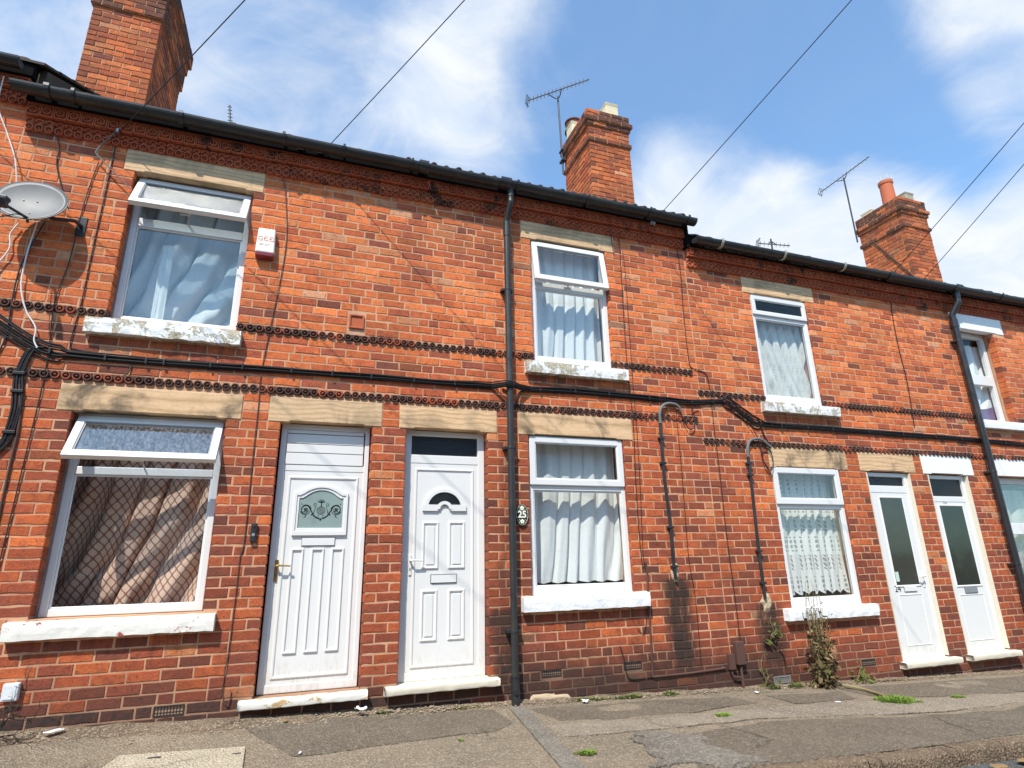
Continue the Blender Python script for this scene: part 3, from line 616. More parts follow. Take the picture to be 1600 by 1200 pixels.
def put_box(mb, src, loc, sx, ang, tint, rz=0.0):
    c, sn = math.cos(ang), math.sin(ang); cz, sz = math.cos(rz), math.sin(rz); vs = []
    for x, y, z in src.v:
        x *= sx; x, z = x * c - z * sn, x * sn + z * c; x, y = x * cz - y * sz, x * sz + y * cz
        vs.append((x + loc[0], y + loc[1], z + loc[2]))
    mb.add(vs, src.f, tint)
def lay_row(a, b, prev, rnd, start):
    """bricks from a to b: list of (x0, x1, header)"""
    Wd = b - a
    if Wd < 0.05: return [(a + 0.004, b - 0.004, True)] if Wd > 0.025 else []
    best = None
    for tr in range(14):
        seq = []; tot = 0.0; first = start if tr < 7 else rnd.random() < 0.5
        while tot < Wd - 0.06:
            h = (first if not seq else rnd.random() < 0.17)
            if Wd < 0.6 and seq: h = not seq[-1]
            seq.append(h); tot += 0.11 if h else 0.22
        k = Wd / tot
        if Wd > 1.0 and not 0.93 < k < 1.08: continue
        x = a; js = []
        for h in seq: x += (0.11 if h else 0.22) * k; js.append(x)
        bad = sum(1 for j in js[:-1] if any(abs(j - p) < 0.035 for p in prev)) / max(1, len(js)) + (abs(k - 1) * 3)
        if best is None or bad < best[0]: best = (bad, seq, k, js)
    if best is None: best = (0, seq, k, [a + i for i in range(1)])
    x = a; out = []
    for h in best[1]:
        L = (0.11 if h else 0.22) * best[2]; out.append((x + 0.0050, x + L - 0.0050, h)); x += L
    return out
BR = {k: [] for k in HX}
rnd = random.Random(21); prevj = []
ROW0 = -38
for r in range(ROW0, 31):
    z0 = ZREF + r * COURSE; z1 = z0 + COURSE; joints = []
    for (ra, rb) in ((-6.5, -2.55), (-2.55, 4.2), (4.2, 11.7)):
        top = 3.64 if rb < 5 else 3.40
        if rb < -2: top = 3.9
        if z0 > top - 0.03: continue
        spans = [(ra, rb)]
        holes = [(c[0], c[1]) for c in cut if min(c[3], z1) - max(c[2], z0) > 0.028 and c[1] > ra and c[0] < rb]
        for s in STRINGS:
            if abs(s[3] - z0) < 0.01 and s[2] > ra and s[1] < rb: holes.append((s[1], s[2]))
        for h in sorted(holes):
            new = []
            for a, b in spans:
                if h[1] <= a or h[0] >= b: new.append((a, b)); continue
                if h[0] > a: new.append((a, h[0]))
                if h[1] < b: new.append((h[1], b))
            spans = new
        for a, b in spans:
            if b - a < 0.03: continue
            for x0, x1, hd in lay_row(a, b, prevj, rnd, r % 2 == 0):
                joints.append(x1 + 0.005); xm = (x0 + x1) / 2
                if z1 < gz(xm) - 0.01: continue
                if xm < -2.9 or xm > 11.2: continue
                BR[house_at(xm)].append((x0, x1, z0, z1, hd))
    prevj = joints
def screen_area(x, z):
    v = Vector((x, 0, z)) - CAMP; d = v.dot(CF)
    if d < 0.1: return 0
    u, w = v.dot(CR) / d, v.dot(CU) / d
    if abs(u) > 0.9 or abs(w) > 0.68: return 0
    return abs(v.y) / v.length ** 3
for k, lst in BR.items():
    lst2 = sorted(lst, key=lambda b: -screen_area((b[0] + b[1]) / 2, (b[2] + b[3]) / 2) * (b[1] - b[0]))
    rest = MB(); n_ind = 296
    for i, (x0, x1, z0, z1, hd) in enumerate(lst2):
        L = x1 - x0; src, mes = (HDR, HDR_ME) if L < 0.15 else (STR, STR_ME); j = rnd.randrange(len(src)); nom = 0.102 if L < 0.15 else 0.211
        xm, zm = (x0 + x1) / 2, (z0 + z1) / 2; tint = brick_tint(xm, zm, hd, rnd)
        loc = (xm + rnd.uniform(-.001, .001), rnd.uniform(-0.0032, 0.0006), zm + rnd.uniform(-.0014, .0014)); ang = rnd.gauss(0, 0.006)
        if i < n_ind and screen_area(xm, zm) > 0:
            o = bpy.data.objects.new('brick', mes[j]); COL.objects.link(o); o.color = (*tint, 1)
            o.matrix_basis = Matrix.Translation(loc) @ Matrix.Rotation(-ang, 4, 'Y') @ Matrix.Scale(L / nom, 4, (1, 0, 0)); place(o, H[k])
        else: put_box(rest, src[j], loc, L / nom, ang, tint)
    if rest.v:
        o = rest.build('brickwork', M['brick'], H[k]); o['kind'] = 'stuff'; o.color = (0, 0, 0, 1)

# ------------------------------------------------------------------ ornamental terracotta
def band(m, fn, steps): pass
def ring_pts(m, cx, cz, r0, r1, y, yt, a0, a1, n, scallop=0.0, lobes=8):
    """raised ring sector: back y, crest yt"""
    base = len(m.v); full = abs(a1 - a0) > 6.2
    for i in range(n + 1):
        a = a0 + (a1 - a0) * i / n; s = 1 + scallop * math.cos(lobes * a); c, sn = math.cos(a), math.sin(a); rm = (r0 + r1) / 2
        for r, yy in ((r0, y), (rm - (r1 - r0) * .22, yt), (rm + (r1 - r0) * .22, yt), (r1 * s, y)): m.v.append((cx + r * c, yy, cz + r * sn))
    for i in range(n):
        for k in range(3): m.f.append((base + i * 4 + k, base + i * 4 + k + 1, base + i * 4 + 5 + k, base + i * 4 + 4 + k)); m.t.append(None)
def dome(m, cx, cz, r, y, yt, n=8):
    base = len(m.v)
    for rr, yy in ((r, y), (r * 0.7, y + (yt - y) * 0.75), (0.0001, yt)):
        for i in range(n): a = 2 * PI * i / n; m.v.append((cx + rr * math.cos(a), yy, cz + rr * math.sin(a)))
    for k in range(2):
        for i in range(n): j = (i + 1) % n; m.f.append((base + k * n + i, base + k * n + j, base + (k + 1) * n + j, base + (k + 1) * n + i)); m.t.append(None)
def rosette_brick(L=0.214):                                   # three ringed flowers on a scalloped brick
    m = MB(); m.box(-L / 2, L / 2, 0.0045, 0.09, -0.030, 0.036)
    for i in range(3):
        cx = (i - 1) * 0.0725; ring_pts(m, cx, 0, 0.017, 0.037, 0.006, -0.016, 0, 2 * PI, 18, 0.13, 6); dome(m, cx, 0, 0.0145, 0.006, -0.022, 8)
    return m
def arch_brick(L=0.214):
    m = MB(); m.box(-L / 2, L / 2, -0.012, 0.05, -0.030, 0.038)
    for i in range(3):
        cx = (i - 1) * 0.0725; ring_pts(m, cx, -0.008, 0.020, 0.034, -0.012, -0.032, -0.35, PI + 0.35, 12)
    return m
def roundel_brick(L=0.214):
    m = MB(); m.box(-L / 2, L / 2, -0.002, 0.05, -0.030, 0.038)
    for i in range(3):
        cx = (i - 1) * 0.0725; ring_pts(m, cx, 0.002, 0.020, 0.036, -0.004, -0.026, 0, 2 * PI, 16, 0.05, 8); dome(m, cx, 0.002, 0.013, -0.004, -0.022, 8)
    return m
def frieze_tile(Wd=0.0945, Hh=0.108):
    m = MB(); m.box(-Wd / 2, Wd / 2, -0.045, 0.04, -Hh / 2, Hh / 2); m.ring(-Wd / 2, Wd / 2, -Hh / 2, Hh / 2, 0.009, -0.062, -0.0451)
    ring_pts(m, 0, 0, 0.021, 0.035, -0.046, -0.070, 0, 2 * PI, 16); 
    for i in range(6): a = i * PI / 3; dome(m, 0.013 * math.cos(a), 0.013 * math.sin(a), 0.0075, -0.046, -0.066, 5)
    dome(m, 0, 0, 0.009, -0.046, -0.078, 6); return m
ROS = [rosette_brick().mesh('rosette_brick', M['string'])]; ARC = arch_brick().mesh('arch_brick', M['frieze']); RND = roundel_brick().mesh('roundel_brick', M['frieze']); FRZ = frieze_tile().mesh('frieze_tile', M['frieze'])
for me in (ROS[0], ARC, RND, FRZ): me.polygons.foreach_set('use_smooth', [False] * len(me.polygons))
def row_of(name, me, parent, x0, x1, pitch, y, z, sx=1.0):
    n = max(1, int(round((x1 - x0) / pitch))); p = (x1 - x0) / n
    for i in range(n):
        o = bpy.data.objects.new(name, me); COL.objects.link(o)
        o.matrix_basis = Matrix.Translation((x0 + (i + 0.5) * p, y + random.uniform(-.004, .003), z + random.uniform(-.003, .003))) @ Matrix.Rotation(random.gauss(0, .013), 4, 'Y') @ Matrix.Scale(p / pitch, 4, (1, 0, 0)); place(o, parent)
for k, x0, x1, z0 in STRINGS:
    spans = [(x0, x1)]
    for c in cut:
        if c[2] < z0 + 0.05 and c[3] > z0 + 0.03:
            new = []
            for a, b in spans:
                if c[1] <= a or c[0] >= b: new.append((a, b)); continue
                if c[0] > a: new.append((a, c[0]))
                if c[1] < b: new.append((c[1], b))
            spans = new
    for a, b in spans:
        if b - a > 0.1: row_of('rosette_brick', ROS[0], H[k], max(a, -2.75), min(b, 11.3), 0.219, -0.002, z0 + 0.04)
CORN_X = {'A': (-2.545, 0.69), 'B': (0.69, 4.20), 'C': (4.22, 7.48), 'D': (7.48, 11.3), 'Z': (-4.0, -2.57)}
for k, (a, b) in CORN_X.items():
    d = DZ[k]; cuts = [(l[1], l[2]) for l in LINTEL if l[4] > 3.6 + d and l[0] == k]
    row_of('roundel_brick', RND, H[k], a, b, 0.219, -0.004, 3.672 + d); row_of('arch_brick', ARC, H[k], a, b, 0.219, -0.004, 3.733 + d)
    row_of('frieze_tile', FRZ, H[k], a, b, 0.1, -0.004, 3.826 + d)
    m = MB(); m.box(a, b, -0.062, 0.0055, 3.8815 + d, 3.900 + d); m.build('cornice_course', M['frieze'], H[k], bevel=0.003)
    m = MB(); m.box(max(HX[k][0], -4.0), HX[k][1] if k != 'D' else 11.5, -0.088, 0.0055, 3.9005 + d, 4.06 + d); m.build('fascia_board', M['fascia'], H[k], bevel=0.004)

# ------------------------------------------------------------------ lintels, sills, steps, air bricks
def rough(m, x0, x1, y0, y1, z0, z1, nx, amp, s=14.0, nzz=4, slope=0.0):
    """box whose front and lower edge are uneven; top slopes to the front"""
    def fr(u, v):
        x = x0 + (x1 - x0) * u
        path = [(y1, z1), (y0, z1 - slope), (y0 - 0.002, z1 - slope - (z1 - z0) * 0.33), (y0, z0 + (z1 - z0) * 0.3), (y0 + 0.004, z0), (y1, z0)]
        t = v * 5; i = min(4, int(t + 1e-6)); f = t - i
        y = path[i][0] + (path[i + 1][0] - path[i][0]) * f; z = path[i][1] + (path[i + 1][1] - path[i][1]) * f
        e = 1.0 if 0.1 < v < 0.95 else 0.0
        low = 1.0 + (0.9 if v > 0.62 else 0.0)
        return (x + amp * 0.5 * nz((u * 3 + 5, v * 9, 1)) * (1 if 0 < u < 1 else 1.3), y + amp * 0.5 * e * nz((x * s, z * s, 2)), z + amp * 0.45 * low * e * nz((x * s * 0.8, v * 4, 6)))
    m.grid(fr, nx, 15); m.f = [f[::-1] for f in m.f]; n0 = len(m.v)
    for u in (0, 1):
        ids = [j * (nx + 1) + (0 if u == 0 else nx) for j in range(16)]
        m.f.append(tuple(ids) if u == 0 else tuple(reversed(ids))); m.t.append(None)
    return m
for k, x0, x1, z0, z1, mt in LINTEL:
    op = [(a, b) for (a, b) in [(w[1], w[2]) for w in WIN if w[0] == k and abs(w[4] - z0) < 0.03] + [(d[1], d[2]) for d in DOOR if d[0] == k and abs(d[4] - z0) < 0.03] if a < (x0 + x1) / 2 < b]
    a, b = op[0] if op else (x0 + .1, x1 - .1); zb = z1 if z1 < 3.63 + DZ[k] else 3.643 + DZ[k] - 0.001
    poly = [(x0, z0), (a + 0.06, z0), (a + 0.075, z0 + 0.011), (b - 0.075, z0 + 0.011), (b - 0.06, z0), (x1, z0), (x1, zb), (x0, zb)]
    m = MB(); m.prism(poly, -0.006, 0.098); m.build('lintel', M[mt], H[k], bevel=0.005)
for k, x0, x1, z0, z1, mt, amp in SILL:
    m = MB(); rough(m, x0, x1, -0.075, 0.15, z0, z1, 60, amp, slope=0.012); m.build('window_sill', M[mt], H[k], smooth=False)
for k, x0, x1, z0, z1, mt in STEP:
    m = MB(); rough(m, x0, x1, -0.085, 0.12, z0, z1, 40, 0.008, slope=0.004); o = m.build('doorstep', M[mt], H[k], smooth=True)
M['vent'] = plain('black_iron', (0.03, 0.03, 0.03), 0.7, 0.3, 0.4, 12, 0.3)
for i, (k, x0, x1, z0, z1) in enumerate(VENT):
    m = MB(); m.box(x0, x1, 0.02, 0.08, z0, z1); m.ring(x0, x1, z0, z1, 0.008, -0.004, 0.0195); o = m.build('air_brick', M['vent'] if i != 3 else M['grey_plastic'], H[k])
    g = MB(); n = 9; pw = (x1 - x0 - 0.016) / n
    for j in range(n + 1): g.box(x0 + 0.008 + j * pw - 0.0035 * (0 < j < n), x0 + 0.008 + j * pw + 0.0035 * (0 < j < n) + 0.001, 0.002, 0.0185, z0 + 0.0085, z1 - 0.0085)
    for j in (1, 2): zz = z0 + (z1 - z0) * j / 3; g.box(x0 + 0.0085, x1 - 0.0085, 0.0005, 0.0175, zz - 0.003, zz + 0.003)
    g.build('grille', M['vent'] if i != 3 else M['grey_plastic'], o)
m = MB(); m.box(SQ[1], SQ[2], -0.004, 0.07, SQ[3], SQ[4]); m.ring(SQ[1], SQ[2], SQ[3], SQ[4], 0.016, -0.016, -0.0041); m.build('terracotta_vent', M['frieze'], H['A'], bevel=0.003)

# ------------------------------------------------------------------ rooms behind the windows
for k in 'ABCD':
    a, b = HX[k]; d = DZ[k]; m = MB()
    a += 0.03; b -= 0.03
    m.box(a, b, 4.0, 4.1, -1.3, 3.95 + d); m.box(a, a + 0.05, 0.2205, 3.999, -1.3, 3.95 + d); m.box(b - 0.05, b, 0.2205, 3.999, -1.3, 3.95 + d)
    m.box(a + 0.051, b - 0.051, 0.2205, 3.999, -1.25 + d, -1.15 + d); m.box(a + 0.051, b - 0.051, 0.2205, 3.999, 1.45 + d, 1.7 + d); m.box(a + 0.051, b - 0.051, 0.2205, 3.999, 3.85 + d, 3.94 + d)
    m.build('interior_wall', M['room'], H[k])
# ------------------------------------------------------------------ windows
def pane_mb(x0, x1, z0, z1, y):
    m = MB(); m.box(x0, x1, y, y + 0.004, z0, z1); return m
def xf(mb, mat):
    mb.v = [tuple(mat @ Vector(v)) for v in mb.v]; return mb
def window(k, x0, x1, z0, z1, d, fx0, fx1, gz0, gz1, vz0, vz1, vw, ang, gl, vgl, handle=True):
    """fixed light gz0..gz1 below a top hung vent vz0..vz1 that swings out by ang"""
    m = MB(); fw = 0.055
    m.ring(fx0, fx1, z0, z1, (0.05, 0.05, gz0 - z0, z1 - vz1 + 0.022), d, d + 0.065)
    m.box(fx0 + 0.0502, fx1 - 0.0502, d + 0.002, d + 0.063, gz1, vz0 + 0.02)
    w = m.build('window', M['white'], H[k], bevel=0.005)
    q = MB(); q.ring(x0 - 0.022, x1 + 0.022, z0 - 0.022, z1 + 0.024, 0.040, d + 0.012, d + 0.05); q.build('sealant', M['slab'], w)
    b = MB(); b.ring(fx0 + 0.0505, fx1 - 0.0505, gz0 + 0.0005, gz1 - 0.0005, 0.014, d + 0.012, d + 0.03); b.build('glazing_bead', M['white'], w, bevel=0.004)
    pane_mb(fx0 + 0.055, fx1 - 0.055, gz0 + 0.004, gz1 - 0.004, d + 0.031).build('pane', gl, w)
    piv = Vector((0, d - 0.012, vz1)); mat = Matrix.Translation(piv) @ Matrix.Rotation(ang, 4, 'X') @ Matrix.Translation(-piv)
    s = MB(); s.ring(fx0 + 0.012, fx1 - 0.012, vz0, vz1, vw, d - 0.022, d + 0.028 if abs(ang) > 0.02 else d - 0.0005); s = xf(s, mat); s.build('vent_sash', M['white'], w, bevel=0.006)
    b = MB(); b.ring(fx0 + 0.012 + vw, fx1 - 0.012 - vw, vz0 + vw, vz1 - vw, 0.010, d - 0.012, d - 0.002); xf(b, mat); b.build('gasket', M['grey_plastic'] if abs(ang) > 0.02 else M['white'], w)
    xf(pane_mb(fx0 + 0.014 + vw, fx1 - 0.014 - vw, vz0 + vw + 0.002, vz1 - vw - 0.002, d - 0.0015), mat).build('vent_pane', vgl, w)
    if abs(ang) > 0.1 and handle:
        h = MB(); cx = (fx0 + fx1) / 2; h.tube([(cx, d + 0.03, vz0 + 0.03), (cx, d + 0.06, vz0 + 0.03), (cx - 0.08, d + 0.06, vz0 + 0.028)], 0.008, 6); xf(h, mat); h.build('handle', M['white'], w)
        h = MB(); h.tube([(cx - 0.02, d + 0.03, gz1 + 0.05), tuple(mat @ Vector((cx - 0.02, d + 0.03, vz0 + 0.06)))], 0.006, 5); h.build('stay', M['galv'], w)
    return w
window('A', -1.775, -0.685, -0.345, 1.19, 0.10, -1.765, -0.690, -0.292, 0.700, 0.742, 1.162, 0.058, -0.56, M['glass'], M['glass_vent'])
window('A', -1.675, -0.695, 2.005, 3.43, 0.10, -1.668, -0.700, 2.048, 2.938, 3.000, 3.412, 0.060, -0.50, M['glass_up'], M['glass_pat'])
window('B', 2.070, 3.135, -0.338, 1.188, 0.035, 2.068, 3.148, -0.262, 0.640, 0.690, 1.178, 0.062, 0.0, M['glass'], M['glass_up'])
window('B', 2.160, 3.085, 1.980, 3.43, 0.035, 2.162, 3.092, 2.045, 2.840, 2.905, 3.412, 0.062, -0.16, M['glass_up'], M['glass_up'])
window('C', 5.080, 6.110, -0.572, 0.955, 0.020, 5.080, 6.112, -0.488, 0.490, 0.535, 0.958, 0.066, 0.0, M['glass'], M['glass'])
window('C', 5.150, 6.050, 1.748, 3.187, 0.020, 5.152, 6.052, 1.838, 2.850, 2.900, 3.160, 0.052, 0.0, M['glass'], M['glass_dark'])
def sash_window(k, x0, x1, z0, z1, d, mid, gl):
    m = MB(); m.ring(x0, x1, z0, z1, (0.06, 0.06, 0.05, 0.09), d, d + 0.07); m.box(x0 + 0.0602, x1 - 0.0602, d + 0.002, d + 0.066, mid - 0.075, mid + 0.075)
    w = m.build('window', M['white'], H[k], bevel=0.005)
    pane_mb(x0 + 0.055, x1 - 0.055, z0 + 0.045, mid - 0.07, d + 0.031).build('pane', gl, w); pane_mb(x0 + 0.055, x1 - 0.055, mid + 0.07, z1 - 0.085, d + 0.031).build('pane', gl, w)
    v = MB(); v.box(x0 + 0.25, x0 + 0.55, d - 0.012, d - 0.0005, z1 - 0.045, z1 - 0.02); v.build('trickle_vent', M['white'], w, bevel=0.003)
    return w
sash_window('D', 8.905, 9.740, 1.760, 3.187, 0.14, 2.42, M['glass_low']); sash_window('D', 8.880, 9.980, -0.572, 0.955, 0.10, 0.255, M['glass_up'])

# ------------------------------------------------------------------ curtains (things hanging inside the rooms)
def curtain(label, x0, x1, z0, z1, y, folds, amp, mat, diag=0.0, gather=0.0, seed=0, nu=110, nv=26, hem=0.0, uvs=(1, 1), group=None, sweep=0.0, name='curtain', pull=0.0):
    m = MB(); uv = []
    def fn(u, v):
        t = 1 - v; ph = folds * (u + diag * t * t) + 0.5 * nz((u * 3.1, t * 0.9, seed)) + 0.25 * nz((u * 9, t * 2.0, seed + 4))
        a = amp * (0.55 + 0.45 * nz((u * 4.0, t * 1.4, seed + 9)) + 0.3 * t)
        yy = y + a * math.sin(2 * PI * ph) + 0.35 * a * math.sin(4.4 * PI * ph + 1.3) + sweep * u
        xx = x0 + (x1 - x0) * u + 0.4 * amp * math.cos(2 * PI * ph) - diag * 0.25 * (x1 - x0) * t * t * 0.3 + pull * (x1 - x0) * t * (1 - u)
        zz = z0 + (z1 - z0) * v + hem * t * (abs(math.sin(PI * u * folds)) - 0.5)
        return (xx, yy, zz)
    m.grid(fn, nu, nv); me = m.mesh('curtain', mat, True); l = me.uv_layers.new(name='UVMap')
    for p in me.polygons:
        for li in p.loop_indices:
            vi = me.loops[li].vertex_index; i, j = vi % (nu + 1), vi // (nu + 1); l.data[li].uv = (i / nu * uvs[0], j / nv * uvs[1])
    o = bpy.data.objects.new(name, me); COL.objects.link(o); tag(o, label, 'curtain', group); return o
curtain('beige curtain with dark red ogee lattice pulled aside behind the window under the open vent', -1.86, -0.60, -0.33, 1.25, 0.52, 5.0, 0.055, M['ogee'], 0.30, seed=1, sweep=-0.26, nu=170, nv=44)
curtain('hazy white voile curtain crumpled behind the upstairs window beside the satellite dish', -1.72, -0.66, 1.95, 3.30, 0.36, 3.6, 0.07, M['net_up'], 0.45, seed=2, nu=120, nv=36)
curtain('narrow straight white net strip hanging in the upstairs window beside the satellite dish', -1.43, -1.33, 1.95, 2.85, 0.24, 1, 0.012, M['net_up'], 0.0, seed=5, nu=12, nv=12)
curtain('white net curtain in soft vertical folds behind the window beside the oval number plaque', 2.10, 3.14, -0.235, 1.22, 0.20, 6.5, 0.030, M['net'], 0.10, seed=3, hem=0.015)
curtain('white net curtain behind the upstairs window with its vent ajar, next to the first drainpipe', 2.16, 3.10, 1.96, 3.46, 0.21, 6.2, 0.036, M['net'], 0.05, seed=8, hem=0.02)
curtain('white lace curtain with leaf motifs and scalloped hem behind the window above the dried plant', 5.10, 6.11, -0.44, 0.98, 0.17, 8.5, 0.026, M['lace'], 0.05, seed=11, hem=-0.045, nu=150)
curtain('cream flowered lace curtain slanting behind the small upstairs window below the roof step', 5.18, 6.05, 1.80, 3.00, 0.17, 6.0, 0.035, M['lace_cream'], -0.30, seed=14, hem=-0.03, nu=130)
curtain('white curtain above a purple cloth in the upstairs window with the white lintel', 8.92, 10.0, 1.90, 3.02, 0.265, 3.2, 0.035, M['net_up'], 0.3, seed=17)
curtain('white printed voile behind the ground floor window past the far drainpipe', 8.92, 10.3, -0.5, 0.80, 0.25, 4.5, 0.04, M['print'], 0.4, seed=19)
M['purple'] = plain('purple_cloth', (0.16, 0.13, 0.22), 0.9, 0.1, 0.2)
def cloth(u, v): return (8.95 + 0.95 * u, 0.224 + 0.01 * math.sin(9 * u + 3 * v), 1.80 + 0.36 * v * (0.55 + 0.45 * (2 * u - 1) ** 2))
m = MB(); m.grid(cloth, 24, 10); tag(m.build('cloth', M['purple'], smooth=True), 'dull purple cloth draped low in the upstairs window with the white lintel', 'cloth')

# ------------------------------------------------------------------ doors
def poly_ring(m, outer, inner, y0, y1):
    n = len(outer); vs = [(x, y0, z) for x, z in outer] + [(x, y0, z) for x, z in inner] + [(x, y1, z) for x, z in outer] + [(x, y1, z) for x, z in inner]; fs = []
    for i in range(n):
        j = (i + 1) % n; fs += [(i, j, n + j, n + i), (j, i, 2 * n + i, 2 * n + j), (n + i, n + j, 3 * n + j, 3 * n + i)]
    m.add(vs, fs); return m
def moulding(m, x0, x1, z0, z1, w, y, h):
    """raised bead whose section is a bevelled ridge"""
    def rect(i): return [(x0 + i, z0 + i), (x1 - i, z0 + i), (x1 - i, z1 - i), (x0 + i, z1 - i)]
    steps = [(0, y), (w * 0.3, y - h), (w * 0.65, y - h), (w, y)]; vs = []
    for ins, yy in steps: vs += [(a, yy, c) for a, c in rect(ins)]
    fs = []
    for s in range(3):
        for i in range(4): j = (i + 1) % 4; fs.append((s * 4 + i, s * 4 + j, s * 4 + 4 + j, s * 4 + 4 + i))
    m.add(vs, fs); return m
def lever(parent, x, z, y, mat, d=1, plate=(0.012, 0.10), keyhole=True):
    m = MB(); m.box(x - plate[0], x + plate[0], y - 0.010, y - 0.0005, z - plate[1] * 1.25, z + plate[1] * 0.5); m.tube([(x, y - 0.01, z), (x, y - 0.045, z), (x + d * 0.02, y - 0.052, z + 0.002), (x + d * 0.11, y - 0.050, z - 0.003)], [0.010, 0.010, 0.009, 0.007], 8)
    h = m.build('handle', mat, parent, bevel=0.003)
    if keyhole: k = MB(); k.box(x - 0.004, x + 0.004, y - 0.0125, y - 0.0102, z - 0.085, z - 0.065); k.build('keyhole', M['ink'], parent)
def letterbox(parent, x0, x1, z0, z1, y, mat, edge):
    m = MB(); m.box(x0 - 0.005, x1 + 0.005, y - 0.004, y - 0.0005, z0 - 0.006, z1 + 0.006); e = m.build('letterbox_surround', edge, parent)
    m = MB(); m.box(x0, x1, y - 0.012, y - 0.0042, z0, z1); m.build('letterbox', mat, parent, bevel=0.002)
def door_base(k, ox0, ox1, oz0, oz1, lx0, lx1, lz0, lz1, d, tran):
    m = MB(); m.ring(ox0, ox1, oz0, oz1, (lx0 - ox0 + 0.004, ox1 - lx1 + 0.004, lz0 - oz0 + 0.004, 0.05), d, d + 0.07)
    m.box(lx0 - 0.0038, lx1 + 0.0038, d + 0.002, d + 0.068, lz1 - 0.004, tran)
    fr = None
    leaf = MB(); leaf.box(lx0, lx1, d + 0.006, d + 0.05, lz0, lz1); o = leaf.build('door', M['white'], H[k], bevel=0.004)
    m.build('door_frame', M['white'], o, bevel=0.006)
    return o
# no. 1: arched etched light, three long panels, five boards above
d = 0.095; A = door_base('A', -0.238, 0.527, -0.985, 1.19, -0.192, 0.490, -0.925, 0.775, d, 0.828)
for a, b in ((0.828, 0.932), (0.934, 1.013), (1.015, 1.103), (1.105, 1.139)):
    m = MB(); m.box(-0.186, 0.475, d - 0.003, d + 0.05, a + 0.002, b - 0.002); m.build('cladding_board', M['white'], A, bevel=0.003)
m = MB(); moulding(m, -0.150, 0.450, -0.885, 0.730, 0.030, d + 0.006, 0.010); m.build('outer_moulding', M['white'], A)
def arch_poly(x0, x1, z0, zs, zt, n=14):
    pts = [(x0, z0), (x1, z0), (x1, zs)]; cx = (x0 + x1) / 2; w = (x1 - x0) / 2
    for i in range(1, n):
        a = i / n; xx = x1 - (x1 - x0) * a; t = abs(xx - cx) / w; zz = zs + (zt - zs) * (1 - min(1, (t / 0.8)) ** 2) ** 0.9 if t < 0.8 else zs
        pts.append((xx, zz))
    pts.append((x0, zs)); return pts
m = MB(); poly_ring(m, arch_poly(-0.082, 0.365, 0.222, 0.588, 0.650), arch_poly(-0.060, 0.346, 0.262, 0.560, 0.628), d - 0.014, d + 0.0055); poly_ring(m, arch_poly(-0.060, 0.346, 0.262, 0.560, 0.628), arch_poly(-0.040, 0.327, 0.285, 0.537, 0.607), d - 0.006, d + 0.0055); m.build('glazing_frame', M['white'], A, bevel=0.003)
m = MB(); m.prism(arch_poly(-0.042, 0.329, 0.283, 0.539, 0.609), d + 0.002, d + 0.0055); m.build('pane', M['glass_frost'], A)
m = MB(); cx, cz, ye = 0.143, 0.435, d + 0.0012                  # etched scrollwork
def flat(pts, w):
    n = len(pts); vs = []
    for i, (x, z) in enumerate(pts):
        a = pts[max(i - 1, 0)]; b = pts[min(i + 1, n - 1)]; dx, dz = b[0] - a[0], b[1] - a[1]; L = math.hypot(dx, dz) or 1; t = i / (n - 1); ww = (w[0] + (w[1] - w[0]) * t) / 2
        vs += [(x - dz / L * ww, ye, z + dx / L * ww), (x + dz / L * ww, ye, z - dx / L * ww)]
    m.add(vs, [(2 * i, 2 * i + 1, 2 * i + 3, 2 * i + 2) for i in range(n - 1)])
def spiral(x, z, r0, r1, a0, a1, s, w, n=22): flat([(cx + s * (x + (r0 + (r1 - r0) * i / n) * math.cos(a0 + (a1 - a0) * i / n)), cz + z + (r0 + (r1 - r0) * i / n) * math.sin(a0 + (a1 - a0) * i / n)) for i in range(n + 1)], w)
for s in (-1, 1):
    spiral(0.128, 0.002, 0.045, 0.014, PI * 0.95, -PI * 1.6, s, (0.012, 0.004)); spiral(0.128, 0.002, 0.038, 0.040, PI * 1.0, PI * 1.9, s, (0.004, 0.008))
    flat([(cx + s * x, cz + z) for x, z in ((0.010, -0.070), (0.035, -0.062), (0.058, -0.045), (0.072, -0.020), (0.086, 0.004), (0.104, 0.032), (0.128, 0.046), (0.150, 0.040))], (0.014, 0.005))
    spiral(0.050, 0.048, 0.016, 0.005, -PI * 0.6, PI * 1.4, s, (0.004, 0.005)); flat([(cx + s * x, cz + z) for x, z in ((0.06, -0.03), (0.055, -0.005), (0.045, 0.02), (0.040, 0.04))], (0.007, 0.002))
    for px, pz, r in ((0.128, 0.002, 0.011), (0.118, 0.012, 0.006), (0.138, 0.012, 0.006), (0.118, -0.009, 0.006), (0.138, -0.009, 0.006), (0.160, 0.052, 0.005), (0.125, -0.050, 0.006), (0.020, -0.045, 0.005), (0.075, -0.038, 0.007)): dome(m, cx + s * px, cz + pz, r, ye, ye - 0.0005, 8)
    flat([(cx + s * x, cz + z) for x, z in ((0.128, -0.035), (0.124, -0.052), (0.130, -0.062), (0.142, -0.060))], (0.006, 0.003))
    for q in range(3): a = 0.35 + q * 0.42; flat([(cx, cz + 0.062), (cx + s * 0.018 * math.sin(a), cz + 0.062 + 0.018 * math.cos(a)), (cx + s * 0.034 * math.sin(a + .15), cz + 0.062 + 0.034 * math.cos(a + .15))], (0.003, 0.006))
for r0, w in ((0.033, 0.005), (0.024, 0.003), (0.015, 0.004)): flat([(cx + r0 * math.cos(2 * PI * i / 24), cz - 0.002 + r0 * math.sin(2 * PI * i / 24)) for i in range(25)], (w, w))
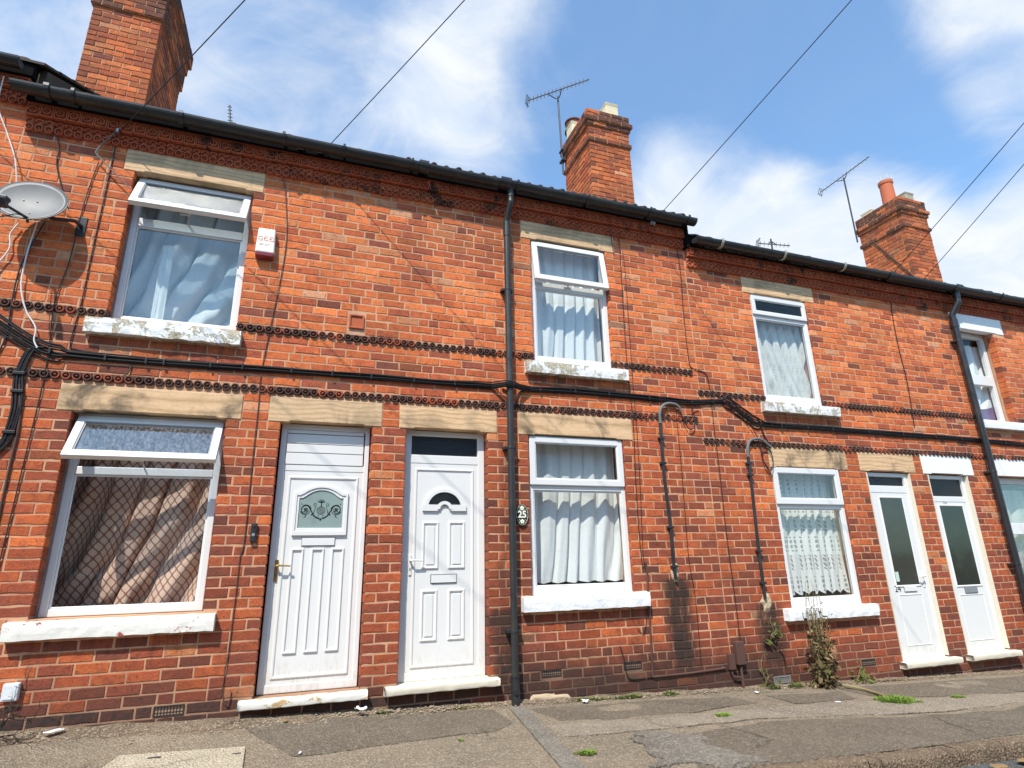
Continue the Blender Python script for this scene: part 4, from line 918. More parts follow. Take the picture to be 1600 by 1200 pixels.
dome(m, cx, cz - 0.002, 0.007, ye, ye - 0.0005, 8); flat([(cx, cz + 0.034), (cx, cz + 0.098)], (0.010, 0.003)); dome(m, cx, cz - 0.078, 0.010, ye, ye - 0.0005, 8); flat([(cx, cz - 0.066), (cx, cz - 0.092)], (0.005, 0.003))
m.f = [f for f in m.f]; m.build('etched_motif', M['etch'], A)
letterbox(A, 0.008, 0.274, 0.140, 0.201, d + 0.006, M['white'], M['grey_plastic'])
for a, b in ((-0.077, 0.032), (0.084, 0.198), (0.249, 0.362)):
    m = MB(); moulding(m, a, b, -0.703, 0.120, 0.024, d + 0.006, 0.013); m.build('door_panel', M['white'], A)
lever(A, -0.176, -0.020, d + 0.006, M['brass'])
# no. 2: dark fanlight, half moon light, four panels
B = door_base('B', 0.853, 1.632, -0.985, 1.19, 0.912, 1.570, -0.925, 0.880, d, 0.958)
pane_mb(0.910, 1.582, 0.955, 1.145, d + 0.03).build('fanlight_pane', M['glass_dark'], B)
m = MB(); m.box(0.905, 1.577, d + 0.06, d + 0.068, 0.950, 1.142); m.build('fanlight_black_back', M['ink'], B)  # plain black sheet behind the dark fanlight glass
m = MB(); moulding(m, 0.955, 1.527, -0.885, 0.832, 0.028, d + 0.006, 0.010); m.build('outer_moulding', M['white'], B)
hc, hz = 1.241, 0.470
def half(r, n=20, zc=hz): return [(hc + r * math.cos(PI * i / n), zc + r * 0.9 * math.sin(PI * i / n)) for i in range(n + 1)]
m = MB()
for r0, r1, ya in ((0.205, 0.188, d - 0.004), (0.188, 0.156, d - 0.012)):
    o, i_ = half(r0), half(r1); n = len(o); vs = [(x, ya, z) for x, z in o] + [(x, ya, z) for x, z in i_] + [(x, d + 0.0055, z) for x, z in o] + [(x, d + 0.0055, z) for x, z in i_]; fs = []
    for q in range(n - 1): fs += [(q, q + 1, n + q + 1, n + q), (q + 1, q, 2 * n + q, 2 * n + q + 1), (n + q, n + q + 1, 3 * n + q + 1, 3 * n + q)]
    m.add(vs, fs)
m.box(hc - 0.207, hc - 0.062, d - 0.013, d + 0.0052, 0.437, 0.494); m.box(hc + 0.062, hc + 0.207, d - 0.0131, d + 0.0052, 0.437, 0.494)
hub0, hub1 = [(hc + 0.075 * math.cos(PI * i / 14), 0.452 + 0.075 * math.sin(PI * i / 14)) for i in range(15)], [(hc + 0.045 * math.cos(PI * i / 14), 0.452 + 0.045 * math.sin(PI * i / 14)) for i in range(15)]
n = 15; vs = [(x, d - 0.015, z) for x, z in hub0] + [(x, d - 0.015, z) for x, z in hub1] + [(x, d + 0.005, z) for x, z in hub0] + [(x, d + 0.005, z) for x, z in hub1]; fs = []
for q in range(n - 1): fs += [(q, q + 1, n + q + 1, n + q), (q + 1, q, 2 * n + q, 2 * n + q + 1), (n + q, n + q + 1, 3 * n + q + 1, 3 * n + q)]
m.add(vs, fs); m.build('glazing_frame', M['white'], B)
m = MB(); m.prism([(hc + 0.157, 0.49)] + half(0.158)[1:-1] + [(hc - 0.157, 0.49)], d + 0.002, d + 0.0055); m.build('fan_pane', M['glass_dark'], B)
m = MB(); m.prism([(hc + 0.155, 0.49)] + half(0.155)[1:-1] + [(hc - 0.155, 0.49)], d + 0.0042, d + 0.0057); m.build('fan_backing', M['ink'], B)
for a, b, z0, z1 in ((1.034, 1.195, -0.080, 0.343), (1.278, 1.443, -0.081, 0.346), (1.034, 1.190, -0.681, -0.251), (1.280, 1.442, -0.681, -0.252)):
    m = MB(); moulding(m, a, b, z0, z1, 0.030, d + 0.006, 0.012); m.box(a + 0.042, b - 0.042, d - 0.001, d + 0.0055, z0 + 0.042, z1 - 0.042); m.build('door_panel', M['white'], B, bevel=0.003)
letterbox(B, 1.128, 1.360, -0.196, -0.130, d + 0.006, M['white'], M['ink']); lever(B, 0.934, 0.000, d + 0.006, M['white'])
# no. 3 and 4: tall glazed doors
def glazed_door(k, ox0, ox1, lx0, lx1, oz0, oz1, lz1, tz0, tz1, gx0, gx1, g0, g1, p0, p1, box, d, gm, lb, hx):
    o = door_base(k, ox0, ox1, oz0, oz1, lx0, lx1, oz0 + 0.05, lz1, d, tz0)
    # the leaf itself is a frame round its light
    m = MB(); pane_mb(lx0, lx1, tz0, tz1, d + 0.03).build('fanlight_pane', gm, o)
    m = MB(); m.box(lx0, lx1, d + 0.058, d + 0.066, tz0 - 0.003, tz1 + 0.02); m.build('fanlight_backing', M['room'], o)
    m = MB(); moulding(m, gx0 - 0.026, gx1 + 0.026, g0 - 0.026, g1 + 0.026, 0.026, d + 0.006, 0.008); moulding(m, gx0 - 0.01, gx1 + 0.01, p0, p1, 0.014, d + 0.006, 0.005); m.build('door_panel', M['white'], o)
    m = MB(); m.box(gx0, gx1, d + 0.0035, d + 0.0055, g0, g1); m.build('pane', M['door_glass'] if k == 'C' else M['door_glass_d'], o)
    letterbox(o, *box, d + 0.006, lb, M['grey_plastic'])
    for xa, xb in ((ox0 - 0.010, ox0 - 0.0005), (ox1 + 0.0005, ox1 + 0.010)):
        q = MB(); q.box(xa, xb, -0.0045, d + 0.03, oz0 + 0.02, tz1 + 0.035); q.build('painted_jamb', M['cream'], o, bevel=0.002)
    if hx: lever(o, hx, g0 + 0.09, d + 0.006, M['white'], -1, keyhole=False)
    return o
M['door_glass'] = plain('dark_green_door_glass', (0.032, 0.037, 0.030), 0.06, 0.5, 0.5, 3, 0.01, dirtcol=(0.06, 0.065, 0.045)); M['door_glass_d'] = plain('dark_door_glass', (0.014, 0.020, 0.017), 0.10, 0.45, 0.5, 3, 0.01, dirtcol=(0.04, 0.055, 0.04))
DC = glazed_door('C', 6.563, 7.290, 6.615, 7.235, -1.21, 0.947, 0.700, 0.785, 0.905, 6.745, 7.120, -0.395, 0.628, -1.065, -0.500, (6.85, 7.05, -0.470, -0.412), 0.035, M['glass_dark'], M['white'], 7.19)
DD = glazed_door('D', 7.640, 8.370, 7.695, 8.315, -1.205, 0.945, 0.600, 0.670, 0.905, 7.790, 8.215, -0.430, 0.540, -1.075, -0.540, (7.90, 8.12, -0.525, -0.455), 0.045, M['glass_dark'], M['grey_plastic'], None)
lettering('house_number', '24', 0.10, (6.665 + 0.08, 0.0395, -0.44), M['ink'], DC); lettering('house_number', '23', 0.075, (7.90, 0.0495, 0.575), M['ink'], DD)
m = MB(); m.box(6.748, 6.80, 0.035, 0.038, -0.355, -0.245); m.build('sticker', plain('pale_green_sticker', (0.5, 0.62, 0.55), 0.6, 0.2, 0.0), DC)

# ------------------------------------------------------------------ gutters and roofs
def gutter(k, xa, xb, zc, mat, brk, bmat, label=None, y0=-0.182, r=0.067):
    m = MB(); n = 12; L = []
    for x in (xa, xb): 
        L.append([(x, y0 + r * math.cos(PI + PI * i / n), zc + r * math.sin(PI + PI * i / n)) for i in range(n + 1)] + [(x, y0 + (r - .006) * math.cos(2 * PI - PI * i / n), zc + (r - .006) * math.sin(2 * PI - PI * i / n)) for i in range(n + 1)])
    N = len(L[0]); S = 24; vs = []
    for s in range(S + 1):
        t = s / S; dz = 0.006 * nz((xa + (xb - xa) * t, 3, 1)) + 0.004 * nz(((xa + (xb - xa) * t) * 2.3, 5, 1))
        for a, b in zip(L[0], L[1]): vs.append((a[0] + (b[0] - a[0]) * t, a[1], a[2] + dz))
    fs = [(s * N + i, (s + 1) * N + i, (s + 1) * N + (i + 1) % N, s * N + (i + 1) % N) for s in range(S) for i in range(N)]
    m.add(vs, fs); m.add([L[0][i] for i in range(n + 1)], [tuple(range(n + 1))]); m.add([L[1][i] for i in range(n + 1)], [tuple(reversed(range(n + 1)))])
    g = m.build('gutter', mat, H[k], smooth=False)
    for x, w in brk:
        b = MB(); prof = [(y0 + (r + .006) * math.cos(PI * 0.93 + PI * 1.1 * i / 10), zc + (r + .006) * math.sin(PI * 0.93 + PI * 1.1 * i / 10)) for i in range(11)]
        for i in range(10):
            (ya, za), (yb, zb) = prof[i], prof[i + 1]; q = 0.006
            def cyl(y, z, e): dy, dz = y - y0, z - zc; l = math.hypot(dy, dz); return (y0 + dy / l * (l + e), zc + dz / l * (l + e))
            (yc, zc2), (yd, zd) = cyl(ya, za, q), cyl(yb, zb, q)
            b.add([(x - w, ya, za), (x + w, ya, za), (x + w, yb, zb), (x - w, yb, zb), (x - w, yc, zc2), (x + w, yc, zc2), (x + w, yd, zd), (x - w, yd, zd)], [(4, 5, 6, 7), (0, 4, 7, 3), (1, 2, 6, 5), (0, 1, 5, 4), (3, 7, 6, 2)])
        b.build('gutter_bracket', bmat, g)
    return g
gutter('A', -2.62, 0.90, 3.955, M['gutter'], [(-2.36, .02), (-2.17, .012), (-1.34, .018), (-0.46, .015), (0.10, .012), (0.78, .012), (0.90, .05)], M['black'])
gutter('B', 0.955, 4.28, 3.955, M['gutter'], [(1.80, .06), (1.94, .012), (2.80, .014), (3.62, .014), (4.16, .014)], M['black'])
gutter('C', 4.25, 7.48, 3.715, M['black'], [(4.62, .016), (5.60, .016), (6.62, .016)], plain('pale_bracket', (0.42, 0.40, 0.31), 0.6, 0.3, 0.3))
gutter('D', 7.485, 11.4, 3.713, M['black'], [(7.5, .05), (8.84, .07), (9.8, .014)], M['black'])
gutter('Z', -4.5, -2.60, 4.195, M['black'], [(-3.0, .014)], M['black'])
m = MB()
for i in range(120):
    x = random.uniform(4.3, 7.4); m.lathe([(0.002, -0.003), (random.uniform(.008, .02), 0.002), (0.001, 0.008)], (x, random.uniform(-0.10, -0.088), 3.70 + random.uniform(-0.01, 0.03)), 5)
M['moss'] = plain('pale_moss', (0.22, 0.22, 0.12), 0.95, 0.1, 0.5, 20, 0.4); o = m.build('moss', M['moss'], H['C']); o['kind'] = 'stuff'
PITCH = 0.6; YE = -0.10
def roof(k, xa, xb, ze, pitch_w, roll, mat):
    d = DZ[k]; r = empty('roof', ((xa + xb) / 2, 1.0, ze), parent=H[k]); n = max(1, int(round((xb - xa) / pitch_w))); pw = (xb - xa) / n; L = 0.34
    def prof(t):                                               # across one tile: flat pan then a roll
        a = abs(t - 0.5) * 2
        return roll * (math.sqrt(max(0, 1 - (a / 0.52) ** 2)) if a < 0.52 else 0) - 0.006 * math.cos(PI * min(1, max(0, (a - 0.52) / 0.48)) * 1.0) * 0
    t_ = MB(); NP = 14; th = 0.016
    for (yy, lift) in ((0.0, 0.0), (L, 0.0)):
        for s in (0, 1):
            for i in range(NP + 1): t_.v.append(((i / NP - 0.5) * pw, yy, yy * PITCH + prof(i / NP) - s * th))
    NN = NP + 1; fs = []
    for i in range(NP):
        fs += [(i, i + 1, 2 * NN + i + 1, 2 * NN + i), (NN + i + 1, NN + i, 3 * NN + i, 3 * NN + i + 1), (i + 1, i, NN + i, NN + i + 1)]
    fs += [(0, 2 * NN, 3 * NN, NN), (NP, NN + NP, 3 * NN + NP, 2 * NN + NP)]
    t_.f = fs; t_.t = [None] * len(fs); me = t_.mesh('roof_tile', mat, False)
    rows = int((2.3 - YE) / 0.29); rest = MB()
    for j in range(rows):
        for i in range(n):
            x = xa + (i + 0.5) * pw; y = YE + j * 0.29; z = ze + (y - YE) * PITCH + random.uniform(0, 0.006)
            if j == 0:
                o = bpy.data.objects.new('roof_tile', me); COL.objects.link(o); o.matrix_basis = Matrix.Translation((x, y + random.uniform(-.01, .01), z)) @ Matrix.Rotation(random.gauss(0, 0.012), 4, 'Z'); place(o, r)
            else: rest.add([(vx + x, vy + y, vz + z) for vx, vy, vz in t_.v], t_.f)
    o = rest.build('tiling', mat, r); o['kind'] = 'stuff'
    zr = ze + (2.3 - YE) * PITCH; m = MB(); m.tube([(xa, 2.3, zr + 0.01), (xb, 2.3, zr + 0.01)], 0.11, 10); m.build('ridge_tile', mat, r)
    m = MB(); m.add([(xa, 2.3, zr), (xb, 2.3, zr), (xb, 4.6, ze), (xa, 4.6, ze)], [(0, 1, 2, 3)]); m.add([(xa, YE + 0.06, ze - 0.03), (xb, YE + 0.06, ze - 0.03), (xb, 2.3, zr - 0.03), (xa, 2.3, zr - 0.03)], [(3, 2, 1, 0)]); m.build('back_slope', mat, r)
    return r
roof('A', -2.55, 0.68, 4.045, 0.17, 0.022, M['tile_brown']); roof('B', 0.69, 4.26, 4.045, 0.136, 0.046, M['slate'])
roof('C', 4.25, 7.48, 3.805, 0.2, 0.02, M['slate']); roof('D', 7.48, 11.5, 3.805, 0.2, 0.02, M['slate'])
rz = roof('Z', -4.6, -2.53, 4.285, 0.2, 0.02, M['tile_brown'])
for i in range(9):                                            # verge tiles stepping up the gable edge
    y = YE + i * 0.27; z = 4.285 + (y - YE) * PITCH; m = MB(); m.add([(-2.72, y - 0.01, z + 0.012), (-2.475, y - 0.01, z + 0.004), (-2.475, y + 0.30, z + 0.30 * PITCH + 0.0), (-2.72, y + 0.30, z + 0.30 * PITCH + 0.01), (-2.72, y - 0.01, z - 0.012), (-2.475, y - 0.01, z - 0.022), (-2.475, y + 0.30, z + 0.30 * PITCH - 0.02), (-2.72, y + 0.30, z + 0.30 * PITCH - 0.015)],
        [(0, 1, 2, 3), (4, 7, 6, 5), (0, 4, 5, 1), (1, 5, 6, 2), (2, 6, 7, 3), (3, 7, 4, 0)]); m.build('verge_tile', M['tile_brown'], rz)
def gable(k, x, ze0, ze1, mat, t=0.06):                       # the strip of party wall between two roof levels
    m = MB(); vs = []
    for xx in (x - t, x):
        vs += [(xx, 0.02, ze0 - 0.1), (xx, 2.3, ze0 + 2.3 * PITCH - 0.05), (xx, 2.3, ze1 + 2.35 * PITCH - 0.03), (xx, 0.02, ze1 + 0.02)]
    m.add(vs, [(0, 1, 2, 3), (7, 6, 5, 4), (0, 3, 7, 4), (3, 2, 6, 7), (0, 4, 5, 1)]); m.build('gable_strip', mat, H[k])
gable('Z', -2.50, 4.0, 4.285, M['tile_brown']); gable('B', 4.225, 3.7, 4.03, M['fascia'])
m = MB(); m.box(4.2005, 4.235, -0.10, 0.0185, 3.63, 4.045); m.build('box_end', M['fascia'], H['B'], bevel=0.004)

# ------------------------------------------------------------------ chimneys
def chimney(k, x0, x1, y0, y1, zb, zt, proj, side):
    c = empty('chimney', ((x0 + x1) / 2, (y0 + y1) / 2, zb), parent=H[k]); core_ = MB(); rest = MB(); rn = random.Random(hash(k) % 99 + 3); cnt = 0
    nrow = int(round((zt - zb) / COURSE))
    for r in range(nrow):
        z = zb + r * COURSE; p = proj(z + 0.04); core_.box(x0 - p + 0.008, x1 + p - 0.008, y0 - p + 0.008, y1 + p - 0.008, z - 0.0005 if r == 0 else z, z + COURSE)
        faces = [('F', x0 - p, x1 + p, r % 2 == 0), (side, y0 - p + 0.104, y1 + p, r % 2 == 1), ('L' if side == 'R' else 'R', y0 - p + 0.104, y1 + p, r % 2 == 1)]
        for fc, a, b, st in faces:
            W_ = b - a; seq = []; tot = 0
            while tot < W_ - 0.06: h = (st if not seq else False); seq.append(h); tot += 0.11 if h else 0.22
            if len(seq) > 1 and tot > W_ + 0.05: tot -= 0.11; seq[-1] = True
            kf = W_ / tot; q = a
            for h in seq:
                L = (0.11 if h else 0.22) * kf - 0.0105; xm = q + 0.0052 + L / 2;
                if fc == 'F' and q < a + 0.001: L += 0.004; xm -= 0.002
                if fc == 'F' and q > b - 0.23 and q + (0.11 if h else 0.22) * kf > b - 0.01: L += 0.004; xm += 0.002
                q += (0.11 if h else 0.22) * kf
                src, mes = (HDR, HDR_ME) if L < 0.15 else (STR, STR_ME); j = rn.randrange(len(src)); nom = 0.102 if L < 0.15 else 0.211
                zz = z + 0.04; edge = 0.5 if (fc != 'F' and h) else 0.0
                dark = min(0.85, max(0, 0.24 + 0.6 * nz((xm * 2.5, zz * 2, 3)) + (0.48 if p > 0.015 else 0) + (0.30 if zz > zt - 0.35 else 0) + (0.35 if (fc == 'F' and xm < a + 0.08 and side == 'L') else 0)))
                tint = (min(1, max(0, rn.gauss(0.60, 0.15))), dark if rn.random() < 0.8 else dark * .3, min(1.25, max(.7, rn.gauss(1.02, .1))))
                wy = rn.uniform(-.004, .003)
                if fc == 'F': loc = Vector((xm, y0 - p + wy, zz)); rot = 0.0
                elif fc == 'L': loc = Vector((x0 - p + wy, xm, zz)); rot = -PI / 2
                else: loc = Vector((x1 + p - wy, xm, zz)); rot = PI / 2
                if fc in ('F', side) and cnt < 298:
                    o = bpy.data.objects.new('brick', mes[j]); COL.objects.link(o); o.color = (*tint, 1); cnt += 1
                    o.matrix_basis = Matrix.Translation(loc) @ Matrix.Rotation(rot, 4, 'Z') @ Matrix.Rotation(rn.gauss(0, 0.008), 4, 'Y') @ Matrix.Scale(L / nom, 4, (1, 0, 0)); place(o, c)
                else: put_box(rest, src[j], loc, L / nom, 0.0, tint, rot)
    core_.build('mortar', M['mortar'], c)
    o = rest.build('brickwork', M['brick'], c); o['kind'] = 'stuff'; o.color = (0, 0, 0, 1)
    m = MB(); pt = proj(zt - 0.03) - 0.03
    m.grid(lambda u, v: (x0 - pt + (x1 - x0 + 2 * pt) * u, y0 - pt + (y1 - y0 + 2 * pt) * v, zt + 0.10 * (1 - (2 * u - 1) ** 4) * (1 - (2 * v - 1) ** 4) + 0.008 * nz((u * 6, v * 6, 1)) + 0.002), 14, 18); m.build('mortar_cap', M['render'], c, smooth=True)
    return c
def prj(band0, c0):
    def f(z):
        if band0 < z < band0 + 0.08: return 0.028
        if z < c0: return 0.0
        return 0.028 if z < c0 + 0.08 else 0.058 if z < c0 + 0.16 else 0.02
    return f
C1 = chimney('A', -3.01, -2.255, 1.7, 2.95, 5.23, 7.55, lambda z: 0.0 if z < 6.83 else 0.03 if z < 7.15 else 0.05 if z < 7.31 else 0.085, 'R')
C2 = chimney('B', 3.955, 4.715, 1.7, 2.65, 5.12, 7.20, prj(6.56, 6.88), 'L')
C3 = chimney('D', 11.52, 12.29, 2.0, 3.02, 4.90, 7.30, prj(6.58, 6.90), 'L')
def square_pot(c, x, y, z, w, h, mat=None):
    m = MB(); a = w / 2; b = a * 1.12; m.box(x - a, x + a, y - a, y + a, z, z + h)
    m.add([(x - a, y - a, z + h), (x + a, y - a, z + h), (x + a, y + a, z + h), (x - a, y + a, z + h), (x - b, y - b, z + h + .05), (x + b, y - b, z + h + .05), (x + b, y + b, z + h + .05), (x - b, y + b, z + h + .05)], [(0, 1, 5, 4), (1, 2, 6, 5), (2, 3, 7, 6), (3, 0, 4, 7), (4, 5, 6, 7)])
    o = m.build('chimney_pot', mat or M['buff_pot'], c, bevel=0.006)
    return o
def round_pot(c, x, y, z, r, h, mat):
    m = MB(); m.lathe([(r * 1.12, 0), (r * 1.1, 0.04), (r, 0.06), (r * 0.94, h * 0.85), (r * 1.02, h * 0.87), (r * 1.06, h * 0.9), (r * 1.06, h), (r * 0.86, h), (r * 0.8, h * 0.5)], (x, y, z), 22, cap=False); return m.build('chimney_pot', mat, c, smooth=False)
square_pot(C2, 4.50, 1.92, 7.24, 0.23, 0.25); square_pot(C2, 4.12, 2.50, 7.24, 0.23, 0.24); round_pot(C2, 4.16, 2.62, 7.50, 0.15, 0.22, plain('sooty_pot', (0.12, 0.05, 0.04), 0.85, 0.2, 0.4)); square_pot(C2, 4.5, 2.45, 7.22, 0.22, 0.08)
round_pot(C3, 11.83, 2.38, 7.36, 0.14, 0.62, M['red_pot']); square_pot(C3, 12.12, 2.25, 7.33, 0.25, 0.22, plain('grey_buff_pot', (0.36, 0.33, 0.24), 0.9, 0.1, 0.6)); square_pot(C3, 11.80, 2.85, 7.30, 0.26, 0.12)
for i in range(6): a = i * PI / 3; m = MB(); m.tube([(11.83 + .13 * math.cos(a), 2.38 + .13 * math.sin(a), 8.02), (11.83 + .13 * math.cos(a), 2.38 + .13 * math.sin(a), 8.10)], 0.008, 5); m.build('pot_guard', M['galv'], C3)
m = MB(); m.tube([(-2.60, 1.66, 5.15), (-2.40, 1.66, 5.13)], 0.01, 6); m.box(-2.62, -2.36, 1.55, 1.695, 5.17, 5.24); m.build('flashing', M['cream'], C1, bevel=0.004)
m = MB(); m.tube(seg((11.50, 2.78, 6.72), (11.50, 1.98, 5.30), 4), 0.012, 6); m.build('stay_bar', M['cable_brown'], C3)
# ------------------------------------------------------------------ drainpipes
def drainpipe(label, x, y, r, ztop, zbot, clips, mat, zc, swan_x=0.0, topmat=None):
    e = empty('drainpipe', (x, y, zbot), label, 'drainpipe', 'black drainpipes on the terrace')
    m = MB(); m.tube(seg((x, y, ztop - 0.42), (x + swan_x * 0.0, y, zbot + 0.16), 10), r, 14); m.build('pipe', mat, e, smooth=False)
    m = MB(); m.tube(curve([(x + swan_x, -0.165, zc - 0.06), (x + swan_x, -0.165, zc - 0.19), (x + swan_x * 0.9, -0.16, zc - 0.24), (x, y - 0.005, zc - 0.40), (x, y, zc - 0.46), (x, y, zc - 0.54)], 5), r * 0.98, 12); m.tube([(x, y, zc - 0.48), (x, y, zc - 0.60)], r * 1.13, 14); m.tube([(x + swan_x, -0.165, zc - 0.05), (x + swan_x, -0.165, zc - 0.16)], r * 1.12, 14); m.build('offset_bend', topmat or mat, e)
    for z in clips:
        m = MB(); m.tube([(x, y, z - 0.012), (x, y, z + 0.012)], r * 1.10, 14); m.box(x - r * 1.9, x + r * 1.9, y + r * 0.2, 0.006, z - 0.014, z + 0.014); m.build('pipe_clip', mat, e, bevel=0.002)
    m = MB(); m.tube([(x, y, zbot + 0.22), (x, y, zbot + 0.10), (x, y, zbot - 0.03)], r * 1.14, 14); m.tube([(x, y, zbot + 0.225), (x, y, zbot + 0.245)], r * 1.22, 14); m.lathe([(0.001, 0), (r * 0.75, 0), (r * 0.75, 0.012), (0.001, 0.014)], (0, 0, 0), 12)
    nb = 4 * 12
    for i in range(len(m.v) - nb, len(m.v)):
        vx, vy, vz = m.v[i]; m.v[i] = (x + vx - 0.006, y - r * 1.14 - vz + 0.004, zbot + 0.12 + vy)
    m.build('pipe_shoe', M['black'], e)
    return e
drainpipe('black drainpipe with grey upper bend running down between the half-moon door and the plaque', 1.852, -0.075, 0.034, 3.95, gz(1.862) - 0.01, [2.72, 1.03, -0.62], M['gutter'], 3.955, 0.02, M['gutter'])
drainpipe('black drainpipe standing between the white lintelled door and the window furthest along', 8.80, -0.075, 0.042, 3.70, gz(8.8), [2.9, 1.0, -0.2], M['black'], 3.715, 0.06)

# ------------------------------------------------------------------ fixtures on the wall
def thing(name, loc, label, cat, group=None): return empty(name, loc, label, cat, group)
# satellite dish
e = thing('satellite_dish', (-2.12, 0, 2.72), 'grey satellite dish on a bracket arm beside the upstairs window', 'satellite dish')
C0 = Vector((-2.285, -0.20, 2.865)); nrm = Vector((0.02, -0.955, 0.27)).normalized(); ux = Vector((0, 0, 1)).cross(nrm).normalized(); ux = -ux if ux.x < 0 else ux
uz = nrm.cross(ux); uz = -uz if uz.z < 0 else uz
tilt = Matrix.Rotation(math.radians(7), 3, nrm); ux = tilt @ ux; uz = tilt @ uz
m = MB(); A_, B_ = 0.245, 0.215; nr, na = 7, 40
for side in (0, 1):
    b0 = len(m.v)
    for i in range(nr + 1):
        r = i / nr
        for k in range(na):
            a = 2 * PI * k / na; q = C0 + ux * (A_ * r * math.cos(a)) + uz * (B_ * r * math.sin(a)) - nrm * (0.035 * (1 - r * r) + side * 0.006); m.v.append(tuple(q))
    for i in range(nr):
        for k in range(na):
            k2 = (k + 1) % na; f = (b0 + i * na + k, b0 + i * na + k2, b0 + (i + 1) * na + k2, b0 + (i + 1) * na + k); m.f.append(f if side == 0 else f[::-1]); m.t.append(None)
o_ = (nr + 1) * na
for k in range(na): k2 = (k + 1) % na; m.f.append((nr * na + k, nr * na + k2, o_ + nr * na + k2, o_ + nr * na + k)); m.t.append(None)
m.build('reflector', M['dish'], e, smooth=True)
rim = MB(); rim.tube([C0 + ux * (A_ * math.cos(2 * PI * k / 40)) + uz * (B_ * math.sin(2 * PI * k / 40)) - nrm * 0.003 for k in range(41)], 0.005, 6); rim.build('rim', M['dish'], e)
low = C0 - uz * (B_ * 0.92) - nrm * 0.01; lnb = Vector((-2.335, -0.455, 2.685))
m = MB(); m.tube([low - uz * 0.03 + nrm * (-0.02), low, lnb + Vector((0.01, 0.02, -0.03))], 0.011, 8); m.build('feed_arm', M['black'], e)
m = MB(); ax = (C0 - lnb).normalized(); m.tube([lnb - ax * 0.05, lnb + ax * 0.02], 0.030, 10); m.tube([lnb + ax * 0.02, lnb + ax * 0.045], 0.024, 12); m.box(lnb.x - 0.024, lnb.x + 0.024, lnb.y - 0.028, lnb.y + 0.028, lnb.z - 0.055, lnb.z + 0.030); m.build('receiver', M['black'], e, bevel=0.006)
m = MB(); bk = C0 - nrm * 0.085 - uz * 0.05; wl_ = Vector((-1.985, -0.004, 2.79)); m.tube([bk, Vector((-2.13, -0.13, 2.76)), Vector((-2.0, -0.10, 2.785)), wl_], 0.016, 8); m.box(wl_.x - 0.035, wl_.x + 0.035, -0.012, -0.0035, 2.70, 2.88); m.box(bk.x - 0.05, bk.x + 0.06, bk.y - 0.01, bk.y + 0.03, bk.z - 0.04, bk.z + 0.04); m.build('wall_bracket', M['black'], e, bevel=0.003)
for i, (a, b) in enumerate(((-0.06, 0.02), (0.03, 0.015), (0.0, -0.13))):
    q = C0 + ux * a + uz * b - nrm * (0.035 * (1 - (a / A_) ** 2 - (b / B_) ** 2) - 0.002); m = MB(); m.tube([q - nrm * 0.002, q + nrm * 0.004], 0.006, 8); m.build('bolt', M['dark_metal'], e)
m = MB(); m.tube(curve([lnb + Vector((-0.01, 0, -0.055)), lnb + Vector((-0.02, 0.03, -0.13)), low + Vector((-0.05, -0.06, -0.01)), low]), 0.004, 5); m.build('feed_cable', M['cable'], e)
# alarm box
e = thing('alarm_box', (-0.53, -0.01, 2.75), 'cream alarm box with red print and dark red base between two upstairs windows', 'alarm box')
m = MB(); x0, x1, z0, z1 = -0.612, -0.446, 2.755, 3.015; tp = 0.008
m.add([(x0, -0.075, z0), (x1, -0.075, z0), (x1, -0.0045, z0), (x0, -0.0045, z0), (x0 + tp, -0.062, z1), (x1 - tp, -0.062, z1), (x1 - tp, -0.0045, z1), (x0 + tp, -0.0045, z1)], [(0, 3, 2, 1), (4, 5, 6, 7), (0, 1, 5, 4), (1, 2, 6, 5), (2, 3, 7, 6), (3, 0, 4, 7)]); m.build('case', M['alarm_white'], e, bevel=0.016, seg=4)
m = MB(); m.add([(x0 + .006, -0.070, z0 - .034), (x1 - .006, -0.070, z0 - .034), (x1 - .006, -0.0045, z0 - .05), (x0 + .006, -0.0045, z0 - .05), (x0 + .003, -0.073, z0 + .008), (x1 - .003, -0.073, z0 + .008), (x1 - .003, -0.0045, z0 + .008), (x0 + .003, -0.0045, z0 + .008)], [(0, 3, 2, 1), (4, 5, 6, 7), (0, 1, 5, 4), (1, 2, 6, 5), (2, 3, 7, 6), (3, 0, 4, 7)]); m.build('strobe_lens', M['red_plastic'], e, bevel=0.008, seg=3)
M['ink_pale'] = plain('faded_orange_print', (0.70, 0.44, 0.34), 0.6, 0.2, 0.0)
def slant(o, z):
    me = o.data
    for v in me.vertices: v.co.y += 0.013 * (v.co.z - z0) / (z1 - z0)
slant(lettering('lettering', 'G\u0404\u0404', 0.066, (-0.529, -0.0765, 2.897), M['ink_red'], e, 0.0008, 0.0004), 0); slant(lettering('lettering', 'SECURITY', 0.024, (-0.529, -0.0765, 2.837), M['ink_pale'], e, 0.0008), 0)
m = MB()
for i in range(13):
    if i != 7: m.box(-0.580 + i * 0.008, -0.575 + i * 0.008, -0.0645, -0.0635, 2.949 + random.uniform(-.001, .001), 2.955)
m.build('small_print', M['ink_pale'], e)
# doorbell
e = thing('doorbell', (-0.368, -0.01, 0.22), 'slim black doorbell on brickwork beside the door with long panels', 'doorbell')
m = MB(); m.box(-0.394, -0.346, -0.032, -0.004, 0.165, 0.320); m.build('case', M['black'], e, bevel=0.010, seg=3); m = MB(); m.lathe([(0.013, 0), (0.013, 0.003), (0.008, 0.004)], (0, 0, 0), 16); m.v = [(-0.37 + a, -0.0325 - c, 0.225 + b) for a, b, c in m.v]; m.build('button', M['grey_plastic'], e)
m = MB(); m.lathe([(0.008, 0), (0.008, 0.003), (0.004, 0.005)], (0, 0, 0), 14); m.v = [(-0.37 + a, -0.0325 - c, 0.29 + b) for a, b, c in m.v]; m.build('camera_lens', M['ink'], e)
